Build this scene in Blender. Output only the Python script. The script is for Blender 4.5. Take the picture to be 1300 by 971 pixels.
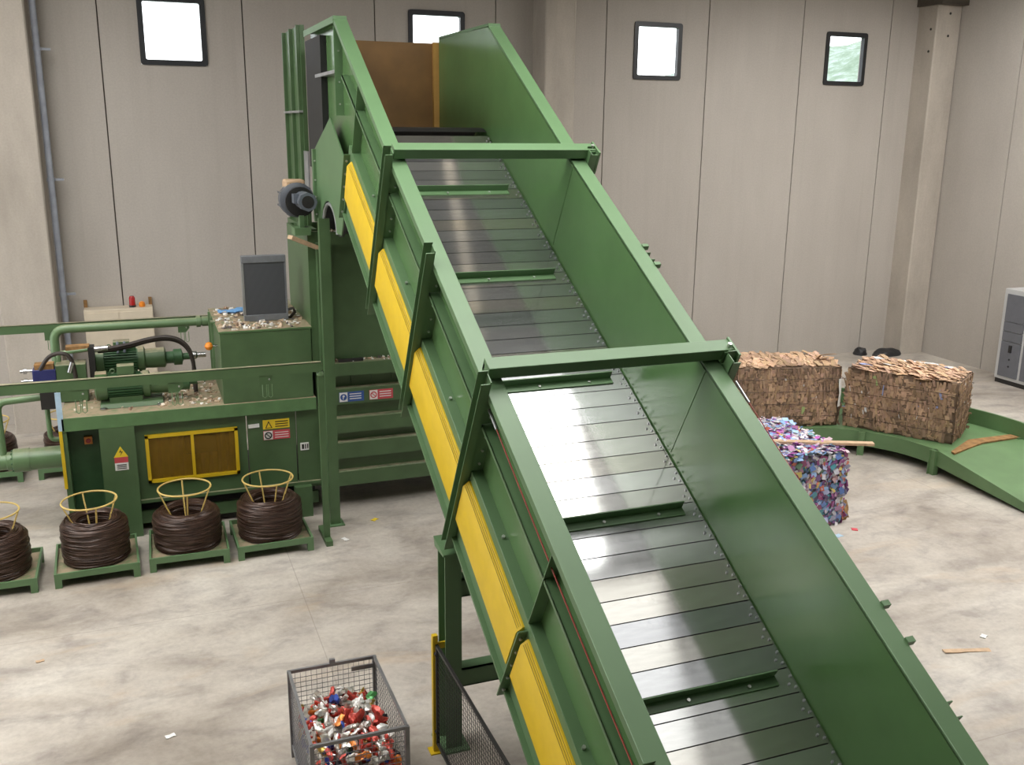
import bpy, math, random
from mathutils import Vector, Matrix, noise as mnoise

for o in list(bpy.data.objects):
    bpy.data.objects.remove(o, do_unlink=True)
scene = bpy.context.scene
COL = scene.collection
R = math.radians

# ---------------------------------------------------------------- camera
cam_d = bpy.data.cameras.new('camera'); cam = bpy.data.objects.new('camera', cam_d); COL.objects.link(cam)
cam_d.sensor_fit = 'HORIZONTAL'; cam_d.sensor_width = 36.0; cam_d.lens = 34.394
cam_d.clip_start = 0.05; cam_d.clip_end = 400
_p, _r, _y = 0.254744, 0.010081, 0.367640
_f = Vector((math.sin(_y)*math.cos(_p), math.cos(_y)*math.cos(_p), -math.sin(_p)))
_rt = Vector((math.cos(_y), -math.sin(_y), 0)); _up = _rt.cross(_f)
_rt2 = _rt*math.cos(_r) + _up*math.sin(_r); _up2 = _up*math.cos(_r) - _rt*math.sin(_r)
m = Matrix.Identity(4)
for i in range(3):
    m[i][0] = _rt2[i]; m[i][1] = _up2[i]; m[i][2] = -_f[i]
m[0][3], m[1][3], m[2][3] = 0, 0, 5.5
cam.matrix_world = m
scene.camera = cam

# ---------------------------------------------------------------- world, exposure
world = bpy.data.worlds.new('overcast_sky'); scene.world = world; world.use_nodes = True
bg = world.node_tree.nodes['Background']; bg.inputs[0].default_value = (0.93, 0.97, 1.0, 1); bg.inputs[1].default_value = 3.0
scene.view_settings.view_transform = 'Standard'; scene.view_settings.look = 'None'
scene.view_settings.gamma = 1.0; scene.view_settings.use_curve_mapping = False
scene.view_settings.exposure = -0.05
SKY_W = 9.0          # radiance of the outer roof lights added for brightness
MID_W, DULL_W, ADDED_DIM_W, LAMP_W = 9.0, 2.2, 0.65, 0.8

# ---------------------------------------------------------------- materials
MATS = {}
def nodes_of(name):
    mt = bpy.data.materials.new(name); mt.use_nodes = True
    nt = mt.node_tree; b = nt.nodes['Principled BSDF']; MATS[name] = mt
    return mt, nt, b
def ramp(nt, src, stops):
    r = nt.nodes.new('ShaderNodeValToRGB')
    while len(r.color_ramp.elements) < len(stops): r.color_ramp.elements.new(0.5)
    for e, (p, c) in zip(r.color_ramp.elements, stops):
        e.position = p; e.color = tuple(c) + (1,) if len(c) == 3 else c
    nt.links.new(src, r.inputs[0]); return r.outputs[0]
def noise(nt, scale, detail=4, rough=0.55, vec=None, dist=0.0):
    n = nt.nodes.new('ShaderNodeTexNoise'); n.inputs['Scale'].default_value = scale
    n.inputs['Detail'].default_value = detail; n.inputs['Roughness'].default_value = rough; n.inputs['Distortion'].default_value = dist
    if vec is None:
        t = nt.nodes.get('TC') or nt.nodes.new('ShaderNodeTexCoord'); t.name = 'TC'; vec = t.outputs['Object']
    nt.links.new(vec, n.inputs['Vector']); return n.outputs['Fac']
def scaled(nt, s):
    t = nt.nodes.get('TC') or nt.nodes.new('ShaderNodeTexCoord'); t.name = 'TC'
    mp = nt.nodes.new('ShaderNodeMapping'); mp.inputs['Scale'].default_value = s
    nt.links.new(t.outputs['Object'], mp.inputs['Vector']); return mp.outputs['Vector']
def mix(nt, fac, a, b, mode='MIX'):
    n = nt.nodes.new('ShaderNodeMix'); n.data_type = 'RGBA'; n.blend_type = mode
    for s, v in ((n.inputs['Factor'], fac), (n.inputs['A'], a), (n.inputs['B'], b)):
        if isinstance(v, (int, float)): s.default_value = v
        elif isinstance(v, tuple): s.default_value = v + (1,) if len(v) == 3 else v
        else: nt.links.new(v, s)
    return n.outputs['Result']
def math_n(nt, op, a, b=None):
    n = nt.nodes.new('ShaderNodeMath'); n.operation = op
    for s, v in zip(n.inputs, (a, b)):
        if v is None: continue
        if isinstance(v, (int, float)): s.default_value = v
        else: nt.links.new(v, s)
    return n.outputs[0]
def bump(nt, b, src, strength, dist=0.01):
    n = nt.nodes.new('ShaderNodeBump'); n.inputs['Strength'].default_value = strength; n.inputs['Distance'].default_value = dist
    nt.links.new(src, n.inputs['Height']); nt.links.new(n.outputs[0], b.inputs['Normal'])
def up_mask(nt, lo=0.6, hi=0.9):
    g = nt.nodes.new('ShaderNodeNewGeometry'); s = nt.nodes.new('ShaderNodeSeparateXYZ')
    nt.links.new(g.outputs['True Normal'], s.inputs[0])
    mr = nt.nodes.new('ShaderNodeMapRange'); mr.inputs['From Min'].default_value = lo; mr.inputs['From Max'].default_value = hi
    nt.links.new(s.outputs['Z'], mr.inputs['Value']); return mr.outputs[0]
def simple(name, col, rough=0.5, metal=0.0, var=0.15, scale=6.0, spec=0.5, emit=None, dust=None):
    mt, nt, b = nodes_of(name)
    c0 = tuple(x*(1-var) for x in col); c1 = tuple(min(1, x*(1+var)) for x in col)
    c = ramp(nt, noise(nt, scale), [(0.3, c0), (0.7, c1)])
    if dust:
        k = math_n(nt, 'MULTIPLY', up_mask(nt), ramp(nt, noise(nt, 9.0, 5), [(0.32, (0.35,)*3), (0.55, (1,)*3)]))
        c = mix(nt, math_n(nt, 'MULTIPLY', k, dust[3]), c, tuple(dust[:3]))
    nt.links.new(c, b.inputs['Base Color'])
    b.inputs['Roughness'].default_value = rough; b.inputs['Metallic'].default_value = metal
    b.inputs['Specular IOR Level'].default_value = spec
    if emit:
        b.inputs['Emission Color'].default_value = tuple(col) + (1,); b.inputs['Emission Strength'].default_value = emit
    return mt
DUST = (0.50, 0.40, 0.28)
GREEN = (0.104, 0.192, 0.088)
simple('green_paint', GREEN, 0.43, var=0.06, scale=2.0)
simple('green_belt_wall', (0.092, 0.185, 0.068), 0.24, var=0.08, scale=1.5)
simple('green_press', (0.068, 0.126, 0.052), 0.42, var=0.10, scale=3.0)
simple('green_dusty', (0.072, 0.130, 0.055), 0.42, var=0.10, scale=3.0, dust=DUST + (0.55,))
simple('green_deck', (0.09, 0.18, 0.07), 0.6, var=0.15, scale=4.0, dust=(0.34, 0.25, 0.17, 0.92))
simple('green_dark', (0.040, 0.105, 0.042), 0.45, var=0.12)
simple('green_pipe', (0.12, 0.20, 0.095), 0.33, var=0.06, dust=DUST + (0.25,))
simple('green_chute', (0.115, 0.205, 0.090), 0.40, var=0.12, scale=2.0)
simple('yellow_paint', (0.66, 0.45, 0.010), 0.45, var=0.05)
simple('slot_brown', (0.16, 0.10, 0.01), 0.6)
simple('yellow_rod', (0.58, 0.42, 0.13), 0.5, var=0.1)
simple('sheet_black', (0.012, 0.012, 0.012), 0.6)
simple('black_metal', (0.018, 0.017, 0.017), 0.45, var=0.2)
simple('cast_grey', (0.10, 0.11, 0.13), 0.45, 0.2, dust=DUST + (0.7,))
simple('motor_grey', (0.13, 0.15, 0.18), 0.4, 0.2)
simple('steel', (0.55, 0.55, 0.55), 0.25, 1.0, var=0.1)
simple('bolt_steel', (0.6, 0.6, 0.58), 0.35, 0.8)
simple('galvanised_bar', (0.42, 0.43, 0.44), 0.4, 0.7)
simple('pipe_grey', (0.30, 0.32, 0.37), 0.5)
simple('radiator_grey', (0.19, 0.20, 0.22), 0.45, 0.2)
simple('cream_paint', (0.62, 0.54, 0.42), 0.5, var=0.04)
simple('red_plastic', (0.42, 0.02, 0.02), 0.25)
simple('orange_plastic', (0.75, 0.24, 0.02), 0.35)
simple('blue_valve', (0.02, 0.025, 0.12), 0.35)
simple('light_blue', (0.42, 0.58, 0.72), 0.4)
simple('blue_rag', (0.15, 0.34, 0.62), 0.8)
simple('hose_black', (0.03, 0.022, 0.018), 0.45)
simple('white_print', (0.8, 0.8, 0.78), 0.5, var=0.02)
simple('blue_print', (0.04, 0.10, 0.33), 0.4, var=0.05)
simple('red_print', (0.58, 0.07, 0.09), 0.4, var=0.05)
simple('yellow_print', (0.85, 0.62, 0.03), 0.4, var=0.05)
simple('black_print', (0.01, 0.01, 0.01), 0.4)
simple('window_black', (0.012, 0.013, 0.016), 0.35)
simple('cabinet_frame', (0.52, 0.52, 0.52), 0.4, var=0.03)
simple('cabinet_grey', (0.135, 0.14, 0.16), 0.4, var=0.06)
simple('joint_dark', (0.09, 0.075, 0.06), 0.8)
simple('brown_board', (0.17, 0.085, 0.022), 0.65, var=0.15, scale=3)
simple('brown_post', (0.44, 0.24, 0.055), 0.6, var=0.1)
simple('wood_pale', (0.52, 0.36, 0.23), 0.7, var=0.15, scale=12)
simple('cable_red', (0.32, 0.045, 0.03), 0.5)
simple('mesh_grey', (0.24, 0.24, 0.25), 0.4, 0.5)
simple('rust', (0.26, 0.14, 0.05), 0.8, var=0.4, scale=10)
simple('white_card', (0.75, 0.74, 0.72), 0.7, var=0.05)
simple('sack_black', (0.02, 0.02, 0.022), 0.5)
simple('ceiling_paint', (0.22, 0.215, 0.21), 0.8, var=0.1, scale=1)
simple('amber_inside', (0.42, 0.27, 0.06), 0.7, var=0.3)

def wire_mat():
    mt, nt, b = nodes_of('annealed_wire')
    c = ramp(nt, noise(nt, 7.0, 5, vec=scaled(nt, (1, 1, 6))), [(0.25, (0.022, 0.012, 0.009)), (0.55, (0.060, 0.032, 0.022)), (0.8, (0.11, 0.065, 0.05))])
    nt.links.new(c, b.inputs['Base Color']); b.inputs['Metallic'].default_value = 0.25; b.inputs['Roughness'].default_value = 0.33
wire_mat()
def slat_mat():
    mt, nt, b = nodes_of('slat_steel')
    oi = nt.nodes.new('ShaderNodeObjectInfo')
    base = ramp(nt, oi.outputs['Random'], [(0.0, (0.42, 0.43, 0.45)), (0.5, (0.56, 0.57, 0.57)), (0.8, (0.50, 0.48, 0.43)), (1.0, (0.66, 0.67, 0.68))])
    st = ramp(nt, noise(nt, 3.0, 5, vec=scaled(nt, (1.0, 6.0, 6.0))), [(0.3, (0.90,)*3), (0.7, (1.04,)*3)])
    sp = ramp(nt, noise(nt, 2.2, 6, 0.65), [(0.28, (0.75,)*3), (0.45, (1,)*3)])
    c = mix(nt, 1.0, mix(nt, 1.0, base, st, 'MULTIPLY'), sp, 'MULTIPLY')
    nt.links.new(c, b.inputs['Base Color']); b.inputs['Metallic'].default_value = 0.88
    rr = math_n(nt, 'ADD', math_n(nt, 'MULTIPLY', noise(nt, 2.0, 4), 0.08), 0.07)
    nt.links.new(rr, b.inputs['Roughness'])
slat_mat()
def floor_mat():
    mt, nt, b = nodes_of('concrete_floor')
    rot = scaled(nt, (0.75, 1.25, 1)); 
    big = noise(nt, 0.55, 6, 0.6, vec=rot, dist=0.6); mid = noise(nt, 2.2, 8, 0.65, vec=rot, dist=0.4); fine = noise(nt, 14, 6, 0.7)
    c = ramp(nt, big, [(0.30, (0.27, 0.235, 0.20)), (0.47, (0.42, 0.380, 0.335)), (0.68, (0.56, 0.525, 0.475))])
    c = mix(nt, 1.0, c, ramp(nt, mid, [(0.30, (0.66, 0.64, 0.65)), (0.50, (0.97, 0.96, 0.95)), (0.72, (1.10, 1.09, 1.07))]), 'MULTIPLY')
    c = mix(nt, 0.6, c, ramp(nt, fine, [(0.30, (0.78, 0.77, 0.76)), (0.6, (1.05, 1.05, 1.05))]), 'MULTIPLY')
    st = ramp(nt, noise(nt, 0.8, 5, 0.6, vec=scaled(nt, (0.5, 1.6, 1)), dist=1.0), [(0.58, (0, 0, 0)), (0.75, (1, 1, 1))])
    c = mix(nt, math_n(nt, 'MULTIPLY', st, 0.5), c, (0.50, 0.37, 0.24))
    dk = ramp(nt, noise(nt, 1.3, 7, 0.7, dist=0.8), [(0.62, (0, 0, 0)), (0.74, (1, 1, 1))])
    c = mix(nt, math_n(nt, 'MULTIPLY', dk, 0.45), c, (0.22, 0.19, 0.17))
    # saw-cut joints
    t = nt.nodes.get('TC'); s = nt.nodes.new('ShaderNodeSeparateXYZ'); nt.links.new(t.outputs['Object'], s.inputs[0])
    js = []
    for ax, off, per in (('X', 1.55, 5.0), ('Y', 0.9, 5.0)):
        d = math_n(nt, 'PINGPONG', math_n(nt, 'SUBTRACT', s.outputs[ax], off), per/2)
        js.append(math_n(nt, 'LESS_THAN', d, 0.006))
    c = mix(nt, math_n(nt, 'MULTIPLY', math_n(nt, 'MAXIMUM', *js), 0.35), c, (0.18, 0.15, 0.12))
    nt.links.new(c, b.inputs['Base Color'])
    rr = math_n(nt, 'ADD', math_n(nt, 'MULTIPLY', mid, 0.35), 0.30); nt.links.new(rr, b.inputs['Roughness'])
    bump(nt, b, fine, 0.15, 0.004)
floor_mat()
def wall_mat(name, c0, c1):
    mt, nt, b = nodes_of(name)
    c = ramp(nt, noise(nt, 0.7, 6, 0.6, vec=scaled(nt, (1.5, 1, 0.5))), [(0.3, c0), (0.7, c1)])
    c = mix(nt, 0.5, c, ramp(nt, noise(nt, 30, 3), [(0.35, (0.90,)*3), (0.65, (1.04,)*3)]), 'MULTIPLY')
    c = mix(nt, 0.6, c, ramp(nt, noise(nt, 1.2, 5, 0.6, vec=scaled(nt, (6, 1, 0.15))), [(0.25, (0.93, 0.92, 0.91)), (0.5, (1, 1, 1))]), 'MULTIPLY')
    nt.links.new(c, b.inputs['Base Color']); b.inputs['Roughness'].default_value = 0.85
    bump(nt, b, noise(nt, 60, 3), 0.12, 0.003)
wall_mat('concrete_panel', (0.425, 0.388, 0.348), (0.475, 0.437, 0.395))
wall_mat('concrete_column', (0.36, 0.32, 0.275), (0.54, 0.485, 0.42))
def cardboard_mat():
    mt, nt, b = nodes_of('cardboard')
    a = nt.nodes.new('ShaderNodeVertexColor'); a.layer_name = 'Col'
    c = mix(nt, 0.6, a.outputs['Color'], ramp(nt, noise(nt, 9, 6, 0.7), [(0.3, (0.55, 0.52, 0.5)), (0.65, (1.1, 1.1, 1.1))]), 'MULTIPLY')
    nt.links.new(c, b.inputs['Base Color']); b.inputs['Roughness'].default_value = 0.8
    mt2, nt, b = nodes_of('plastic_scrap')
    a = nt.nodes.new('ShaderNodeVertexColor'); a.layer_name = 'Col'
    nt.links.new(a.outputs['Color'], b.inputs['Base Color']); b.inputs['Roughness'].default_value = 0.35
cardboard_mat()
def amber():
    mt, nt, b = nodes_of('amber_mesh')
    b.inputs['Base Color'].default_value = (0.30, 0.17, 0.012, 1); b.inputs['Roughness'].default_value = 0.4; b.inputs['Alpha'].default_value = 0.38
    mt, nt, b = nodes_of('window_glass')
    b.inputs['Base Color'].default_value = (1, 1, 1, 1); b.inputs['Roughness'].default_value = 0.0
    b.inputs['Transmission Weight'].default_value = 1.0; b.inputs['IOR'].default_value = 1.02
amber()
def core_mat():
    mt, nt, b = nodes_of('radiator_core')
    w = nt.nodes.new('ShaderNodeTexWave'); w.inputs['Scale'].default_value = 26; w.bands_direction = 'X'
    t = nt.nodes.new('ShaderNodeTexCoord'); nt.links.new(t.outputs['Object'], w.inputs['Vector'])
    c = ramp(nt, w.outputs['Fac'], [(0.2, (0.045, 0.048, 0.056)), (0.8, (0.095, 0.10, 0.112))])
    nt.links.new(c, b.inputs['Base Color']); b.inputs['Roughness'].default_value = 0.5
core_mat()
def emitter(name, col, s):
    mt, nt, b = nodes_of(name); nt.nodes.remove(b)
    e = nt.nodes.new('ShaderNodeEmission'); e.inputs[0].default_value = col + (1,); e.inputs[1].default_value = s
    nt.links.new(e.outputs[0], nt.nodes['Material Output'].inputs[0])
emitter('unseen_roof_light', (1.0, 0.985, 0.95), SKY_W)
emitter('roof_light_mid', (1.0, 0.985, 0.95), MID_W)
emitter('roof_light_dull', (1.0, 0.985, 0.95), DULL_W)
emitter('added_dim_panel', (1.0, 0.985, 0.95), ADDED_DIM_W)
emitter('tube_light', (1.0, 0.86, 0.66), LAMP_W)
def foliage():
    mt, nt, b = nodes_of('hill_green')
    c = ramp(nt, noise(nt, 0.5, 8, 0.7), [(0.3, (0.10, 0.16, 0.10)), (0.5, (0.20, 0.27, 0.20)), (0.7, (0.40, 0.46, 0.46))])  # whitish haze is put into the hill's greens
    nt.links.new(c, b.inputs['Base Color']); b.inputs['Roughness'].default_value = 0.9
foliage()
CANS = {}
for nm, c, mt_ in (('red', (0.60, 0.085, 0.065), .3), ('silver', (0.74, 0.72, 0.68), .7), ('blue', (0.03, 0.07, 0.35), .4), ('orange', (0.70, 0.22, 0.04), .35),
                   ('green', (0.10, 0.36, 0.12), .35), ('gold', (0.62, 0.42, 0.10), .7), ('black', (0.02, 0.02, 0.03), .4), ('white', (0.78, 0.77, 0.74), .2)):
    CANS[nm] = simple('can_' + nm, c, 0.28, mt_, var=0.25, scale=25)

# ---------------------------------------------------------------- mesh helpers
ORG = {}
STUFF = {'bolts', 'fittings', 'cooling_fins', 'print_lines', 'guard_slot', 'housing_lugs', 'lid_lugs', 'mesh_wall', 'mesh_infill', 'wire_loop', 'cable_gland'}
IDT = lambda p: p
class MB:
    def __init__(s, T=None): s.v = []; s.f = []; s.c = []; s.T = T or IDT
    def add(s, vs, fs, col=None):
        b = len(s.v); s.v += [tuple(s.T(p)) for p in vs]; s.f += [tuple(i+b for i in f) for f in fs]
        s.c += [col]*len(fs); return s
    def box(s, x0, x1, y0, y1, z0, z1, col=None):
        if x0 > x1: x0, x1 = x1, x0
        if y0 > y1: y0, y1 = y1, y0
        if z0 > z1: z0, z1 = z1, z0
        vs = [(x, y, z) for z in (z0, z1) for y in (y0, y1) for x in (x0, x1)]
        return s.add(vs, [(0, 2, 3, 1), (4, 5, 7, 6), (0, 1, 5, 4), (2, 6, 7, 3), (0, 4, 6, 2), (1, 3, 7, 5)], col)
    def prism(s, poly, a, b, axis='x', col=None):
        n = len(poly)
        def P(u, w, t): return {'x': (t, u, w), 'y': (u, t, w), 'z': (u, w, t)}[axis]
        vs = [P(u, w, a) for u, w in poly] + [P(u, w, b) for u, w in poly]
        fs = [tuple(range(n-1, -1, -1)), tuple(range(n, 2*n))] + [(i, (i+1) % n, n+(i+1) % n, n+i) for i in range(n)]
        return s.add(vs, fs, col)
    def obox(s, a, b, w, h, up=(0, 0, 1), col=None):
        a, b = Vector(a), Vector(b); d = (b-a).normalized(); u = Vector(up); x = d.cross(u).normalized(); u = x.cross(d)
        vs = []
        for p in (a, b):
            for i, j in ((-1, -1), (1, -1), (1, 1), (-1, 1)): vs.append(p + x*(w/2*i) + u*(h/2*j))
        return s.add(vs, [(3, 2, 1, 0), (4, 5, 6, 7), (0, 1, 5, 4), (1, 2, 6, 5), (2, 3, 7, 6), (3, 0, 4, 7)], col)
    def tube(s, path, r, n=8, closed=False, col=None):
        pts = [Vector(p) for p in path]; m_ = len(pts); vs = []; prev = None
        for i, p in enumerate(pts):
            if closed: d = pts[(i+1) % m_] - pts[i-1]
            else: d = pts[min(i+1, m_-1)] - pts[max(i-1, 0)]
            d.normalize()
            if prev is None:
                u = d.cross(Vector((0, 0, 1)))
                if u.length < 1e-3: u = d.cross(Vector((1, 0, 0)))
            else: u = prev - d*prev.dot(d)
            u.normalize(); prev = u; w = d.cross(u)
            rr = r[i] if isinstance(r, (list, tuple)) else r
            for k in range(n):
                a = 2*math.pi*k/n; vs.append(p + u*(rr*math.cos(a)) + w*(rr*math.sin(a)))
        fs = []
        for i in range(m_ if closed else m_-1):
            j = (i+1) % m_
            for k in range(n):
                fs.append((i*n+k, i*n+(k+1) % n, j*n+(k+1) % n, j*n+k))
        if not closed: fs += [tuple(range(n-1, -1, -1)), tuple((m_-1)*n+k for k in range(n))]
        return s.add(vs, fs, col)
    def cyl(s, a, b, r, n=20, col=None): return s.tube([a, b], r, n, col=col)
    def lathe(s, prof, c, axis='z', n=24, col=None):
        vs = []; c = Vector(c)
        for r, t in prof:
            for k in range(n):
                a = 2*math.pi*k/n; q = (r*math.cos(a), r*math.sin(a))
                vs.append(c + Vector({'z': (q[0], q[1], t), 'x': (t, q[0], q[1]), 'y': (q[0], t, q[1])}[axis]))
        fs = []
        for i in range(len(prof)-1):
            for k in range(n): fs.append((i*n+k, i*n+(k+1) % n, (i+1)*n+(k+1) % n, (i+1)*n+k))
        fs += [tuple(range(n-1, -1, -1)), tuple((len(prof)-1)*n+k for k in range(n))]
        return s.add(vs, fs, col)
    def mesh(s, name, mat, off=Vector((0, 0, 0))):
        me = bpy.data.meshes.new(name); me.from_pydata([tuple(Vector(p)-off) for p in s.v], [], s.f); me.update()
        for p in me.polygons: p.use_smooth = True
        me.set_sharp_from_angle(angle=R(38))
        if any(c is not None for c in s.c):
            ca = me.color_attributes.new('Col', 'FLOAT_COLOR', 'CORNER')
            for p, c in zip(me.polygons, s.c):
                for li in p.loop_indices: ca.data[li].color = tuple(c or (1, 1, 1)) + (1,)
        if mat: me.materials.append(MATS[mat])
        return me
    def build(s, name, mat, parent=None, label=None, bevel=0):
        off = ORG.get(parent.name, Vector((0, 0, 0))) if parent else Vector((0, 0, 0))
        o = bpy.data.objects.new(name, s.mesh(name, mat, off)); COL.objects.link(o)
        if parent: o.parent = parent; ORG[o.name] = off
        if label: o['label'] = label
        if name in STUFF: o['kind'] = 'stuff'
        if bevel:
            bv = o.modifiers.new('bevel', 'BEVEL'); bv.width = bevel; bv.segments = 2; bv.limit_method = 'ANGLE'; bv.angle_limit = R(40)
        return o
def thing(name, loc, label, cat, group=None, kind=None):
    o = bpy.data.objects.new(name, None); COL.objects.link(o); o.location = loc; o.empty_display_size = 0.1
    ORG[o.name] = Vector(loc); tag(o, label, cat, group, kind); return o
def tag(o, label=None, cat=None, group=None, kind=None):
    if label: o['label'] = label
    if cat: o['category'] = cat
    if group: o['group'] = group
    if kind: o['kind'] = kind
    return o
def share(src, name, parent, loc):
    o = bpy.data.objects.new(name, src if isinstance(src, bpy.types.Mesh) else src.data); COL.objects.link(o)
    o.parent = parent; o.location = loc; return o
def copy_tree(o, parent=None):
    c = o.copy(); COL.objects.link(c); c.parent = parent
    for ch in list(o.children): copy_tree(ch, c)
    return c
rnd = random.Random(7)

# ================================================================ SETTING
XW, YW, ZC = 18.71, 19.80, 9.0
X0, Y0 = -8.2, -6.0
tag(MB().box(X0-.3, XW+.3, Y0-.3, YW+.3, -0.2, 0).build('floor', 'concrete_floor'), 'stained pale concrete factory floor', 'floor', kind='structure')

JX = [17.19-2.5*k for k in range(-1, 12)]
JX = [x for x in JX if X0 < x < XW]
wb = MB()
for x in JX: wb.box(x-.03, x+.03, YW+.06, YW+.18, 0, ZC)
wall_back = tag(wb.build('wall_back', 'joint_dark'), 'tall back wall of precast concrete panels with small windows', 'wall', kind='structure')
edges = [X0] + sorted(JX) + [XW]
WINX = [0.94, 5.94, 10.94, 15.94, -4.06]
WZ0, WZ1, WHW = 6.55, 7.72, 0.575
for a, b in zip(edges[:-1], edges[1:]):
    g = 0.011
    mb = MB(); w = [x for x in WINX if a < x < b]
    if w:
        x = w[0]
        mb.box(a+g, x-WHW, YW, YW+.2, 0, ZC); mb.box(x+WHW, b-g, YW, YW+.2, 0, ZC)
        mb.box(x-WHW, x+WHW, YW, YW+.2, 0, WZ0); mb.box(x-WHW, x+WHW, YW, YW+.2, WZ1, ZC)
    else: mb.box(a+g, b-g, YW, YW+.2, 0, ZC)
    mb.build('wall_panel', 'concrete_panel', wall_back)
def rrect(hw, z0, z1, r, n=4):
    pts = []
    for cx, cz, a0 in ((hw-r, z1-r, 0), (-hw+r, z1-r, 90), (-hw+r, z0+r, 180), (hw-r, z0+r, 270)):
        for k in range(n+1):
            a = R(a0 + 90*k/n); pts.append((cx+r*math.cos(a), cz+r*math.sin(a)))
    return pts
for i, x in enumerate(WINX):
    mb = MB()
    po = [(x+u, z) for u, z in rrect(WHW+.01, WZ0-.01, WZ1+.01, .06)]; pi = [(x+u, z) for u, z in rrect(WHW-.085, WZ0+.085, WZ1-.085, .03)]
    n = len(po); vs = [(u, YW-.03, z) for u, z in po] + [(u, YW-.03, z) for u, z in pi] + [(u, YW+.08, z) for u, z in po] + [(u, YW+.08, z) for u, z in pi]
    fs = []
    for k in range(n):
        j = (k+1) % n
        fs += [(k, n+k, n+j, j), (2*n+k, 2*n+j, 3*n+j, 3*n+k), (n+k, 3*n+k, 3*n+j, n+j), (k, j, 2*n+j, 2*n+k)]
    mb.add(vs, fs)
    wo = tag(mb.build('window_%d' % (i+1), 'window_black'), 'small square window with black frame high in the back wall', 'window', kind='structure')
    MB().box(x-WHW+.07, x+WHW-.07, YW+.03, YW+.036, WZ0+.07, WZ1-.07).build('pane', 'window_glass', wo)

# right wall, panels again
wr = MB(); jy = [17.3-2.5*k for k in range(0, 10)]
for y in jy: wr.box(XW+.06, XW+.18, y-.03, y+.03, 0, ZC)
wall_right = tag(wr.build('wall_right', 'joint_dark'), 'right wall of pale concrete panels', 'wall', kind='structure')
ed = [Y0] + sorted(jy) + [YW+.2]
for a, b in zip(ed[:-1], ed[1:]): MB().box(XW, XW+.2, a+.011, b-.011, 0, ZC).build('wall_panel', 'concrete_panel', wall_right)
# left wall with an open gateway to the yard, and the wall behind the camera
wl = MB(); wl.box(X0-.2, X0, Y0, 11.0, 0, ZC); wl.box(X0-.2, X0, 17.5, YW+.2, 0, ZC); wl.box(X0-.2, X0, 11.0, 17.5, 4.8, ZC)
tag(wl.build('wall_left', 'concrete_panel'), 'left wall with an open gateway to the yard', 'wall', kind='structure')
wf = MB(); wf.box(X0, XW, Y0-.2, Y0, 0, ZC)
tag(wf.build('wall_front', 'ceiling_paint'), 'front wall behind the viewer', 'wall', kind='structure')
# ceiling with roof lights
SKYL = [(0.6, 6.30, 6.75, 9.7, 'roof_light_mid'), (3.3, 7.2, 3.0, 6.45, 'roof_light_dull'), (4.85, 5.05, 10.4, 13.8, 'tube_light'), (6.45, 7.3, 6.75, 9.7, 'added_dim_panel'), (7.45, 10.2, 6.9, 10.3, 'roof_light_mid'), (7.35, 9.8, 3.0, 6.45, 'added_dim_panel')]  # the two dimmest panels are added to brighten the belt's reflection
for xa_ in (-7.6, -3.6, 11.2, 15.0):
    for ya_ in (5.4, 9.2, 13.0): SKYL.append((xa_, xa_+2.6, ya_, ya_+3.2, 'unseen_roof_light'))  # outer rows are added, out of view, to brighten the whole hall
ce = MB(); xs = sorted({X0, XW} | {v for s_ in SKYL for v in s_[:2]}); ys = sorted({Y0, YW} | {v for s_ in SKYL for v in s_[2:4]})
for a, b in zip(xs[:-1], xs[1:]):
    for c, d in zip(ys[:-1], ys[1:]):
        mx, my = (a+b)/2, (c+d)/2
        if any(s_[0] < mx < s_[1] and s_[2] < my < s_[3] for s_ in SKYL): continue
        ce.box(a, b, c, d, ZC, ZC+.15)
ceiling = tag(ce.build('ceiling', 'ceiling_paint'), 'concrete roof with roof lights', 'ceiling', kind='structure')
for s_ in SKYL: MB().box(s_[0], s_[1], s_[2], s_[3], ZC+.10, ZC+.14).build('unseen_roof_light', s_[4], ceiling)

# columns
def column(name, x0, x1, y0, y1, label, z1=ZC):
    mb = MB(); c = .025
    mb.prism([(x0+c, y0), (x1-c, y0), (x1, y0+c), (x1, y1), (x0, y1), (x0, y0+c)], 0, z1, 'z')
    return tag(mb.build(name, 'concrete_column'), label, 'column', kind='structure')
column('trim_1', -2.32, -1.42, 19.10, YW, 'rough concrete column beside the grey downpipe')
column('trim_2', 8.01, 8.68, 19.13, YW, 'concrete column behind the top of the conveyor')
cc = column('trim_3', 17.98, 18.70, 19.18, YW, 'concrete column in the far wall corner', 8.38)
mb = MB(); mb.box(17.9, 18.71, 19.0, YW, 8.38, ZC); mb.build('corbel', 'joint_dark', cc)
for (x, z) in ((18.0, 8.1), (18.0, 7.6)):
    MB().cyl((17.97, 19.35, z-.25), (17.985, 19.35, z-.25), .03, 8).build('bolt_hole', 'black_metal', cc)
    MB().cyl((18.35, 19.17, z+.1), (18.35, 19.185, z+.1), .03, 8).build('bolt_hole', 'black_metal', cc)

# hillside seen through the windows
hb = MB(); nx, ny = 40, 14; hv = []
for j in range(ny+1):
    for i in range(nx+1):
        x = 22 + i*2.6; y = 52 + j*4.0
        z = -3 + j*.35 + 0.30*max(0, x-22) - .12*max(0, x-45) + 2.2*mnoise.noise(Vector((x*.12, y*.12, 0))) + 1.2*mnoise.noise(Vector((x*.5, y*.5, 3)))
        hv.append((x, y, z))
hb.add(hv, [(j*(nx+1)+i, j*(nx+1)+i+1, (j+1)*(nx+1)+i+1, (j+1)*(nx+1)+i) for j in range(ny) for i in range(nx)])
hb.box(-60, 140, 21, 110, -0.6, -0.5)
tag(hb.build('hillside', 'hill_green'), 'hazy green hillside outside the small windows', 'hillside', kind='structure')

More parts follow.
